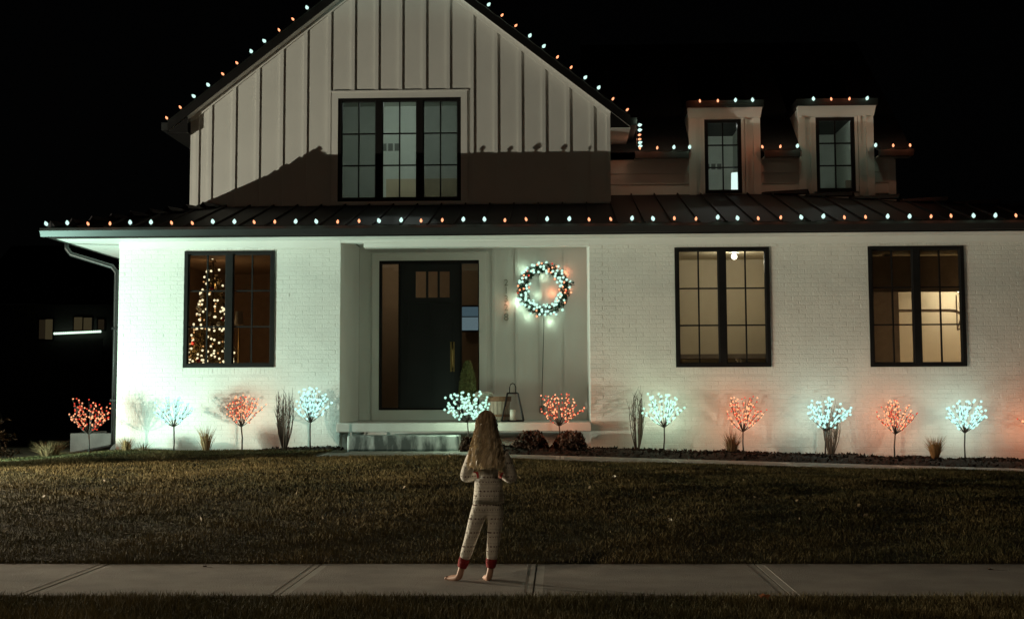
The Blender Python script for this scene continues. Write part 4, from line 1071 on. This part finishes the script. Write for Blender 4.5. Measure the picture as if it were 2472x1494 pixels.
def tuft(px, pbase, ptop, wpx, Y, label, seed, n=260, col=(.36, .23, .11)):
    r2 = np.random.default_rng(seed); b = P(px, pbase, Y); H = P(px, ptop, Y).z - b.z; w = wpx / F * Y / 2
    az = r2.uniform(0, 6.28, n); u = np.sqrt(r2.uniform(0, 1, n)); h = H * r2.uniform(.45, 1.02, n)
    d = np.stack([np.cos(az), np.sin(az)], 1)
    base = np.zeros((n, 3)); base[:, :2] = d * (u * w * .35)[:, None]; mid = base.copy(); mid[:, :2] += d * (u * w * .35)[:, None]; mid[:, 2] = h * .6
    tip = base.copy(); tip[:, :2] += d * (u * w * 1.0)[:, None] + r2.normal(0, .02, (n, 2)); tip[:, 2] = h
    sd = np.stack([-d[:, 1], d[:, 0], np.zeros(n)], 1) * .004 + r2.normal(0, .0015, (n, 3))
    v = np.stack([base - sd, base + sd, mid + sd * .8, base - sd, mid + sd * .8, mid - sd * .8, mid - sd * .8, mid + sd * .8, tip], 1).reshape(-1, 3) + np.array(b)
    c = np.repeat(np.array([col]) * r2.uniform(.45, 1.2, (n, 1)), 3, 0)
    me = raw_mesh('ornamental_grass', (v - np.array(b)), 3, M['drygrass'], c)
    o = link('ornamental_grass', me, None, b); tag(o, label, 'ornamental grass', 'dry ornamental grass clumps')
tuft(120, 1108, 1062, 78, 20.3, 'wide brown grass clump on the lawn left of the leaning downspout end', 1, 420, (.20, .125, .06))
tuft(305, 1098, 1050, 34, 20.5, 'straw coloured grass clump at the left corner of the brick wall', 2, 200)
tuft(345, 1096, 1062, 44, 20.55, 'sparse low grass wisps right of the clump at the left brick corner', 3, 60, (.30, .20, .12))
tuft(497, 1090, 1022, 46, 20.5, 'flared tan grass clump between the first white and red lit trees on the left wall', 4, 150, (.38, .25, .13))
tuft(1768, 1100, 1035, 46, 20.55, 'brown grass clump beside the trunk of the red lit tree under the middle window', 5, 240, (.20, .12, .06))
tuft(2258, 1108, 1048, 44, 20.5, 'rust brown grass clump between the red and white lit trees at the far right', 6, 280, (.30, .17, .07))
def mound(px, pbase, ptop, wpx, Y, label, seed, col=(.075, .035, .022)):
    r2 = np.random.default_rng(seed); b = P(px, pbase, Y); H = P(px, ptop, Y).z - b.z; w = wpx / F * Y / 2; n = 4200
    az = r2.uniform(0, 6.28, n); el = np.arcsin(r2.uniform(0, 1, n)); rr = r2.uniform(.62, 1.02, n) * (1 + .09 * np.sin(5 * az + seed) * np.cos(3 * el))
    cen = np.stack([rr * w * np.cos(el) * np.cos(az), rr * w * np.cos(el) * np.sin(az), rr * H * np.sin(el) ** .9], 1)
    a, bb = rand_axes(n, .012, .032)
    t = thing('mum_plant', label, 'plant', b, 'round faded brown mounds by the porch')
    c = np.array([col]) * r2.uniform(.4, 1.5, (n, 1)) * (1 + np.array([[.0, .15, .1]]) * r2.uniform(0, 1, (n, 1)))
    link('foliage', quads_mesh('foliage', cen + np.array(b), a, bb, M['leaf'], c), t)
    m = MB(); rd = random.Random(seed)
    for k in range(14):
        az = rd.uniform(0, 6.28); m.tube([b - Vector((0, 0, .03)), b + Vector((math.cos(az) * w * .6, math.sin(az) * w * .6, H * rd.uniform(.4, .8)))], [.008, .003], 4)
    m.build('stems', M['twig'], t)['kind'] = 'stuff'
mound(1281, 1088, 1040, 84, 20.2, 'round faded brown mound plant left of the red lit tree by the porch', 3)
mound(1376, 1088, 1041, 84, 20.25, 'round faded brown mound plant right of the red lit tree by the porch', 5)
mound(1132, 1086, 1056, 44, 20.15, 'small dark brown mound plant beside the stone step behind the child', 8)

# evergreen at the left edge
b = Vector((-7.15, 16.5, ground_z(-7.15, 16.5)))
t = thing('evergreen_bush', 'dark rusty evergreen bush at the left edge of the lawn', 'bush', b)
tz = P(0, 872, 16.5).z
m = MB(); m.tube([b - Vector((0, 0, .05)), Vector((b.x, b.y, tz - .2))], [.05, .01], 7); m.build('trunk', M['twig'], t)
n = 9000; h = rng.uniform(0, 1, n); az = rng.uniform(0, 6.28, n); rad = .50 * (1 - h) ** .75 * (1 + .28 * np.sin(h * 34 + np.sin(az * 3) * 2) + .15 * np.sin(az * 7)); r = rad * np.sqrt(rng.uniform(.3, 1, n))
cen = np.stack([b.x + r * np.cos(az), b.y + r * np.sin(az), b.z + .06 + h * (tz - b.z - .02) + r * .18], 1); a, bb = rand_axes(n, .014, .05)
link('foliage', quads_mesh('foliage', cen, a, bb * .5, M['leaf'], np.array([[.13, .085, .045]]) * rng.uniform(.3, 1.5, (n, 1))), t)
m = MB(); rd = random.Random(6)
for k in range(46):
    h = rd.uniform(0, .9); az = rd.uniform(0, 6.28); z = b.z + .05 + h * (tz - b.z); r = .52 * (1 - h) ** .75
    m.tube([(b.x, b.y, z), (b.x + r * math.cos(az), b.y + r * math.sin(az), z + .12)], [.009, .002], 4)
m.build('twigs', M['twig'], t)['kind'] = 'stuff'

# ------------------------------------------------------------------ the neighbour's house far left
NY = 58.0
def nx(px, py): return P(px, py, NY)
n0, n1 = nx(-60, 900), nx(330, 900)
nb = thing('neighbor_house', 'dark house in the distance at the far left with dim windows', 'house', (n0.x, NY, -.5))
m = MB(); ztp = nx(100, 735).z; m.box(n0.x, n1.x, NY, NY + 9, -1.2, ztp); m.build('wall', M['neighbour'], nb)
m = MB(); m.add([(n0.x - .4, NY - .5, ztp), (n1.x + .4, NY - .5, ztp), (n1.x + .4, NY + 4.5, ztp + 3), (n0.x - .4, NY + 4.5, ztp + 3), (n1.x + .4, NY + 9.5, ztp), (n0.x - .4, NY + 9.5, ztp)], [(0, 1, 2, 3), (3, 2, 4, 5)]); m.build('roof', M['shingle'], nb)
for q, mm in (((96, 109, 772, 818), 'nwin2'), ((111, 127, 771, 819), 'nwin'), ((180, 199, 766, 797), 'nwin'), ((203, 222, 767, 797), 'nwin'), ((238, 252, 771, 796), 'nwin2')):
    a, b_ = nx(q[0], q[2]), nx(q[1], q[3])
    m = MB(); m.box(a.x - .06, b_.x + .06, NY - .04, NY - .002, b_.z - .06, a.z + .06); w = m.build('window', M['black'], nb)
    m = MB(); m.box(a.x, b_.x, NY - .055, NY - .042, b_.z, a.z); m.build('pane', E[mm], w)
a, b_ = nx(139, 806), nx(248, 801)
t = thing('string_lights', 'straight run of greenish white lights on the railing of the distant house', 'string lights', a)
m = MB(); m.tube([Vector((a.x, NY - .3, a.z)), Vector((b_.x, NY - .3, b_.z))], .02, 5); m.build('wire', M['wire'], t)
sb = ico(.058, E['strip'], 'strip_led')
for k in range(22):
    f = k / 21; link('bulb', sb, t, Vector((a.x + (b_.x - a.x) * f, NY - .34, a.z + (b_.z - a.z) * f)))
m = MB(); a2, b2 = nx(136, 812), nx(252, 806); m.box(a2.x, b2.x, NY - .28, NY - .2, a2.z - 1.0, a2.z - .1); m.box(a2.x, b2.x, NY - .28, NY - .003, a2.z - 1.1, a2.z - 1.0); m.build('balcony', M['neighbour'], nb)

# ------------------------------------------------------------------ grass
def grass(name, n, y0, y1, label, hmin, hmax, far_bias):
    u = rng.uniform(0, 1, n); y = y0 + (y1 - y0) * u ** far_bias
    hw = .37 * y + .9; x = rng.uniform(-1, 1, n) * hw - .034 * y
    x[:] = np.clip(x, -9.5, 9.5)
    ok = ~(((x > -3.33) & (x < 9.7) & (y > WALK0 - .02)) | ((y > 20.28)))
    ok &= ~((y > 8.345 + .03 * np.sin(3.1 * x) * np.sin(1.3 * x + 1) + rng.uniform(-.03, .03, n)) & (y < 9.855 + .018 * np.sin(4.3 * x) + rng.uniform(-.02, .012, n)))
    left = (x < -3.33) & (y > 18); ok |= left & (y < 20.9) & ~((x > -4.6) & (y > 20.4))
    x, y = x[ok], y[ok]; n = len(x)
    zcv = np.interp(x, [-9, -6.6, -1.5, 6, 11], [.2, .36, .36, .13, .03])
    z = np.where(y < 9.85, -.01, zcv * np.sin(np.pi / 2 * np.clip((y - 9.85) / 8, 0, 1)) + lump(x, y) * np.clip((y - 9.85) / .8, 0, 1)) - .006
    pa = .5 + .5 * np.sin(1.7 * x + 2.1 * np.sin(.9 * y)) * np.sin(1.3 * y + 1.5 * np.sin(.8 * x)); pb = .5 + .5 * np.sin(5.1 * x + 2 * np.sin(3.3 * y)) * np.sin(4.7 * y + 1.2)
    pt = np.clip(.55 * pa + .45 * pb + rng.normal(0, .2, n), 0, 1)[:, None]
    col = (1 - pt) * np.array([[.058, .062, .022]]) + pt * np.array([[.19, .145, .060]])
    col *= rng.uniform(.6, 1.35, (n, 1))
    s = rng.uniform(0, 1, n) < .012; col[s] = np.array([.30, .24, .13])
    h = rng.uniform(hmin, hmax, n) * (.75 + .5 * pb); az = rng.uniform(0, 6.28, n); w = rng.uniform(.0022, .0045, n) * (y / 12)
    lean = rng.uniform(.1, .95, n) * h; la = rng.uniform(0, 6.28, n)
    p = np.stack([x, y, z], 1); d = np.stack([np.cos(az) * w, np.sin(az) * w, np.zeros(n)], 1)
    tip = p + np.stack([np.cos(la) * lean, np.sin(la) * lean, h], 1)
    v = np.stack([p - d, p + d, tip], 1).reshape(-1, 3)
    o = link(name, raw_mesh(name, v, 3, M['grass'], col)); tag(o, label, 'grass', kind='stuff')
grass('grass', 520000, 9.86, 20.9, 'short dormant brown and green grass blades over the lawn', .016, .040, .95)
grass('grass', 90000, 6.9, 8.37, 'dark grass blades on the verge in front of the sidewalk', .024, .055, 1.0)

n = 110; y = rng.uniform(10.2, 19, n); x = rng.uniform(-1, 1, n) * (.37 * y + .3); ok = ~((x > -3.4) & (y > 18.4)); x, y = x[ok], y[ok]; n = len(x)
z = np.array([ground_z(a_, b_) for a_, b_ in zip(x, y)]) + .03; a, bb = rand_axes(n, .012, .03)
tag(link('leaf_litter', quads_mesh('leaf_litter', np.stack([x, y, z], 1), a, bb, M['leaf'], np.array([[.24, .18, .10]]) * rng.uniform(.4, 1.3, (n, 1)))), 'scraps of dry leaf scattered over the lawn', kind='stuff')
# fallen leaves
def leaf(x, y, z, r, col, label):
    m = MB(); a0 = random.uniform(0, 6); pts = []
    for k in range(10):
        q = r * (1 if k % 2 else .6); pts.append((q * math.cos(a0 + k * .628), q * math.sin(a0 + k * .628), .012 * math.sin(k * 1.9)))
    m.add([(0, 0, .012)] + pts, [(0, k + 1, (k + 1) % 10 + 1) for k in range(10)])
    o = link('fallen_leaf', m.mesh('fallen_leaf', mat('dry_leaf', col, .7, var=.2, vscale=60)), None, (x, y, z)); o.rotation_euler = (random.uniform(-.3, .5), random.uniform(-.3, .3), 0); tag(o, label, 'leaf', 'fallen leaves')
def on_ground(px, py):
    for i in range(400):
        y = 6.9 + i * .04; q = P(px, py, y)
        if q.z <= ground_z(q.x, y): return q
    return q
for px, py, r, col, lab, dz in ((1847, 1461, .035, (.42, .14, .05), 'orange fallen leaf on the dark verge in front of the sidewalk', .05), (1483, 1161, .035, (.6, .55, .42), 'pale fallen leaf on the lawn close to the front walk', .05), (1619, 1269, .022, (.6, .55, .42), 'tiny pale leaf standing in the middle of the lawn', .05), (14, 1297, .03, (.55, .5, .4), 'pale leaf on the lawn at the left edge of the photo', .05),
                            (1480, 1364, .02, (.09, .05, .03), 'small dark leaf on the sidewalk near its lawn edge right of the child', .006), (2392, 1378, .028, (.08, .05, .03), 'dark leaf on the sidewalk at the far right', .006), (495, 1371, .016, (.08, .05, .03), 'small dark leaf on the sidewalk left of the child', .006)):
    q = on_ground(px, py); leaf(q.x, q.y, ground_z(q.x, q.y) + dz, r, col, lab)
for px, py, w in ((1613, 1084, 'beside the white lit tree under the middle window'), (2097, 1100, 'left of the red lit tree by the far right window'), (2127, 1100, 'touching the red lit tree trunk by the far right window')):
    q = P(px, py, 20.3); m = MB(); m.ball((0, 0, 0), .035, 4, 7, 1.3, .8, .6); o = link('pebble', m.mesh('pebble', M['slab'], False), None, q); tag(o, 'pale stone on mulch ' + w, 'stone', 'pale stones on the mulch')

# ------------------------------------------------------------------ the child, seen from behind
def skin(name, verts, edges, radii, mats, root=0, levels=2, parent=None):
    me = bpy.data.meshes.new(name); me.from_pydata([tuple(v) for v in verts], edges, []); o = bpy.data.objects.new('tmp', me); C.objects.link(o)
    sm = o.modifiers.new('s', 'SKIN'); sm.use_smooth_shade = True
    for i, r in enumerate(radii):
        d = me.skin_vertices[0].data[i]; d.radius = r if hasattr(r, '__len__') else (r, r); d.use_root = i == root
    sub = o.modifiers.new('u', 'SUBSURF'); sub.levels = levels; sub.render_levels = levels
    bpy.context.view_layer.update()
    e = bpy.data.meshes.new_from_object(o.evaluated_get(bpy.context.evaluated_depsgraph_get())); bpy.data.objects.remove(o)
    e.name = name; e.materials.clear(); e.materials.append(mats); e.polygons.foreach_set('use_smooth', [True] * len(e.polygons))
    return link(name, e, parent)
q = P(1150, 1392, 8.96); KX, KY = q.x, 8.96
S = 8.96 / F
def K(px, py, dy=0.0): 
    return Vector((KX + (px - 1150) * S, KY + dy, (1392 - py) * S))
kid = thing('person', 'barefoot child seen from behind, long wavy blond hair, cream patterned pajamas with red ankle cuffs', 'person', (KX, KY, 0))
J = {}; V = []; RAD = []; ED = []
def add(n, p, r, to=None):
    J[n] = len(V); V.append(p); RAD.append(r)
    if to: ED.append((J[to], J[n]))
add('pelvis', K(1179, 1208), (.070, .058)); add('waist', K(1178, 1172), (.066, .05), 'pelvis'); add('chest', K(1180, 1120), (.076, .055), 'waist'); add('upper', K(1180, 1092), (.062, .048), 'chest')
add('neck', K(1177, 1068, .0), .030, 'upper'); add('skull0', K(1176, 1046, .012), (.050, .056), 'neck'); add('skull1', K(1175, 1022, .006), (.064, .074), 'skull0'); add('skull2', K(1175, 997, .0), (.048, .056), 'skull1')
for s, sh, el, wr_, ha in ((-1, (1143, 1094), (1121, 1150), (1148, 1146), (1168, 1140)), (1, (1216, 1097), (1238, 1152), (1212, 1148), (1192, 1142))):
    n = 'l' if s < 0 else 'r'
    add(n + 'sh', K(*sh), .037, 'upper'); add(n + 'el', K(*el, .015), .027, n + 'sh'); add(n + 'wr', K(*wr_, .15), .019, n + 'el'); add(n + 'palm', K(*ha, .175), (.026, .014), n + 'wr')
    for k in range(4):
        fx = -s * .006; b0 = K(*ha, .19); off = Vector((-s * .012, .0, .021 - .014 * k)); ln = (.026, .031, .029, .022)[k]
        add(f'{n}f{k}a', b0 + off, .0065, n + 'palm'); add(f'{n}f{k}b', b0 + off + Vector((-s * ln * .7, .012, -.002)), .006, f'{n}f{k}a'); add(f'{n}f{k}c', b0 + off + Vector((-s * ln, -.006, -.004)), .005, f'{n}f{k}b')
    add(n + 'tha', K(*ha, .16) + Vector((-s * .004, 0, .028)), .007, n + 'palm'); add(n + 'thb', K(*ha, .165) + Vector((-s * .02, .005, .045)), .006, n + 'tha')
for n, hip, kn, an, hl, toe, spread in (('l', (1157, 1224), (1136, 1296), (1114, 1364), (1109, 1384), (1086, 1386), Vector((-.05, .05, 0))), ('r', (1199, 1224), (1191, 1298), (1184, 1364), (1180, 1385), (1174, 1386), Vector((-.02, .1, 0)))):
    add(n + 'hip', K(*hip), .052, 'pelvis'); add(n + 'kn', K(*kn, .008), .037, n + 'hip'); add(n + 'calf', K((kn[0] * .6 + an[0] * .4), (kn[1] * .6 + an[1] * .4), -.008), .035, n + 'kn'); add(n + 'an', K(*an), .0215, n + 'calf')
    heel = K(*hl, -.01); heel.z = .022; add(n + 'heel', heel, .024, n + 'an')
    d = spread.normalized(); ball = heel + d * .088; ball.z = .017; add(n + 'ball', ball, (.030, .016), n + 'heel')
    sd = Vector((-d.y, d.x, 0))
    for k in range(5):
        tb = ball + d * (.032 - .004 * abs(k - 1)) + sd * (.0125 * (k - 2)) * (1 if n == 'r' else -1); tb.z = .0095; add(f'{n}t{k}', tb, .0085 if k else .011, n + 'ball')
body = skin('body', V, ED, RAD, M['skin'], J['pelvis'], 2, kid)
def sub(names, grow, extra=None):
    idx = [J[n] for n in names]; mp = {j: i for i, j in enumerate(idx)}
    vs = [V[j].copy() for j in idx]; ed = [(mp[a], mp[b]) for a, b in ED if a in mp and b in mp]
    rr = [((RAD[j][0] + grow, RAD[j][1] + grow) if hasattr(RAD[j], '__len__') else (RAD[j] + grow,) * 2) for j in idx]
    return vs, ed, rr
names = ['pelvis', 'waist', 'chest', 'upper', 'lsh', 'lel', 'lwr', 'rsh', 'rel', 'rwr', 'lhip', 'lkn', 'lcalf', 'lan', 'rhip', 'rkn', 'rcalf', 'ran']
vs, ed, rr = sub(names, .015); ix = {n: i for i, n in enumerate(names)}
rr[0] = (.086, .074); rr[1] = (.080, .064); rr[2] = (.090, .068); rr[3] = (.070, .058)
for n in ('lwr', 'rwr'): rr[ix[n]] = (.027, .027); vs[ix[n]] = vs[ix[n]].lerp(vs[ix[n[0] + 'el']], .12)
for n in 'lr': rr[ix[n + 'an']] = (.037, .036); vs[ix[n + 'an']] = vs[ix[n + 'an']].lerp(vs[ix[n + 'calf']], .42); rr[ix[n + 'sh']] = (.048, .048); rr[ix[n + 'el']] = (.040, .040); rr[ix[n + 'kn']] = (.044, .044); rr[ix[n + 'calf']] = (.041, .041); rr[ix[n + 'hip']] = (.060, .060)
pants = skin('pajamas', vs, ed, rr, M['pajama'], 0, 2, kid)
m = MB(); nseg = 28; rows_ = [(1150, .088, .070), (1172, .090, .073), (1192, .097, .080), (1206, .101, .084), (1205, .094, .078)]
for r_, (py, ax, ay) in enumerate(rows_):
    c0 = K(1179, py)
    for k in range(nseg):
        th = 2 * math.pi * k / nseg; w = 1 + (.02 * math.sin(5 * th + 1) if r_ > 1 else 0)
        m.v.append((c0.x + ax * w * math.cos(th), c0.y + ay * w * math.sin(th), c0.z + (.006 * math.sin(3 * th) if r_ > 2 else 0)))
for r_ in range(len(rows_) - 1):
    for k in range(nseg): m.f.append((r_ * nseg + k, r_ * nseg + (k + 1) % nseg, (r_ + 1) * nseg + (k + 1) % nseg, (r_ + 1) * nseg + k)); m.m.append(0)
m.build('shirt_hem', M['pajama'], pants, True)
for n in 'lr':
    a0 = V[J[n + 'an']].lerp(V[J[n + 'calf']], .10); a1 = V[J[n + 'an']].lerp(V[J[n + 'calf']], .62)
    m = MB(); m.tube([a0, a0.lerp(a1, .15), a0.lerp(a1, .6), a1], [.0285, .031, .036, .036], 14); m.build('ankle_cuff', M['cuff'], pants, True)
    a0 = V[J[n + 'wr']]; a1 = V[J[n + 'wr']].lerp(V[J[n + 'el']], .25)
    m = MB(); m.tube([a0, a1], [.025, .028], 12); m.build('wrist_cuff', M['cuff'], kid, True)
# face: it looks at the house, away from the viewer
hc = K(1175, 1022, .008)
for s in (-1, 1):
    m = MB(); m.ball(hc + Vector((s * .026, .066, .0)), .0115, 6, 10); e = m.build('eye', M['eye'], kid, True)
    m = MB(); m.ball(hc + Vector((s * .026, .0755, .0)), .0045, 5, 8); m.build('iris', M['iris'], e, True)
    m = MB(); m.ball(hc + Vector((s * .068, -.002, -.006)), .02, 6, 8, .35, .7, 1.1); m.build('ear', M['skin'], kid, True)
    m = MB(); m.tube([hc + Vector((s * .012, .074, .018)), hc + Vector((s * .026, .076, .022)), hc + Vector((s * .04, .068, .018))], [.002, .0028, .0018], 5); m.build('eyebrow', M['wood'], kid, True)
m = MB(); m.ball(hc + Vector((0, .076, -.018)), .012, 6, 8, .8, .9, 1.0); m.build('nose', M['skin'], kid, True)
m = MB(); m.tube([hc + Vector((-.018, .066, -.042)), hc + Vector((0, .073, -.044)), hc + Vector((.018, .066, -.042))], [.002, .005, .002], 6); m.build('mouth', M['lips'], kid, True)
# hair: a cap over the skull and many tapering wavy locks
m = MB(); m.ball(hc + Vector((0, -.012, .004)), .083, 10, 16, .84, .98, 1.02)
m.v = [(x, y if y < hc.y + .05 else hc.y + .05, max(z, hc.z - .035)) for x, y, z in m.v]
M['haircap'] = mat('hair_cap', (.12, .07, .035), .6, var=.25, vscale=80)
hair = m.build('hair', M['haircap'], kid, True)
rd = random.Random(31); nst = 2600; npt = 14; VV = []; CC = []
for i in range(nst):
    az = rd.uniform(math.radians(150), math.radians(390)); el = math.asin(rd.uniform(-.05, 1))
    top = Vector((math.cos(az) * math.cos(el), math.sin(az) * math.cos(el), math.sin(el)))
    if rd.random() < .3: el = rd.uniform(.9, 1.5); top = Vector((math.cos(az) * math.cos(el), math.sin(az) * math.cos(el), math.sin(el)))
    rx, ry, rz = .064, .084, .088
    root = hc + Vector((top.x * rx, top.y * ry - .012, top.z * rz + .004))
    end_z = rd.choice([rd.uniform(.71, .80), rd.uniform(.74, .88), rd.uniform(.71, .77)])
    sidex = top.x + rd.uniform(-.35, .35); L_ = root.z - end_z
    az2 = math.atan2(top.y, top.x); outx = math.cos(az2); outy = min(math.sin(az2), .1)
    lock = int(az2 * 5.5 + rd.gauss(0, .22)); lr = random.Random(lock * 7 + 3); phs = lr.uniform(0, 6.28) + rd.gauss(0, .45); amp = lr.uniform(.006, .014) * rd.uniform(.8, 1.2); fr = lr.uniform(13, 19); lb = lr.uniform(.6, 1.25); pts = []
    for k in range(npt):
        f = k / (npt - 1)
        z = root.z - L_ * f
        # over the skull, then hanging over the back
        dz = (z - hc.z) / rz
        if dz > 0: rr_ = math.sqrt(max(0, 1 - min(1, dz) ** 2)); rr_ = max(rr_, math.hypot(top.x, top.y))
        else: rr_ = 1.0
        drop = max(0, -dz)
        spread = rx * (1.0 + .13 * min(1, drop * .5) + .05 * math.sin(i) * drop - .10 * max(0, drop - 2.0))
        x = hc.x + outx * rr_ * spread + sidex * .012 * drop + amp * (0.2 + f) * math.sin(fr * f + phs)
        ybk = -.012 + outy * rr_ * ry
        if drop > 0: ybk = min(ybk, -.01) - .004 * drop - (.012 if drop > .8 else .012 * drop)
        if drop > 1.1: ybk = min(ybk, -.052 - .012 * rd.random())
        y = hc.y + ybk + amp * .7 * math.cos(fr * f + phs)
        pts.append(Vector((x, y, z)))
    br = lb * rd.uniform(.7, 1.2)
    for k in range(npt - 1):
        f0, f1 = k / (npt - 1), (k + 1) / (npt - 1); w0 = .0021 * (1 - .6 * f0); w1 = .0021 * (1 - .6 * f1)
        a0, a1 = pts[k], pts[k + 1]
        t0 = Vector((math.cos(phs), math.sin(phs) * .4, 0)).normalized()
        VV.append([a0 - t0 * w0, a0 + t0 * w0, a1 + t0 * w1, a1 - t0 * w1])
        g = min(1, f0 * 1.25); c0 = Vector((.40, .28, .16)).lerp(Vector((.95, .80, .55)), g) * br
        CC.append(tuple(c0))
v = np.array([[tuple(p) for p in q] for q in VV], np.float32).reshape(-1, 3)
o = link('locks', raw_mesh('locks', v - np.array(kid.location), 4, M['hair'], np.array(CC)), hair); o.location = -Vector(hair.location)
o['kind'] = 'stuff'
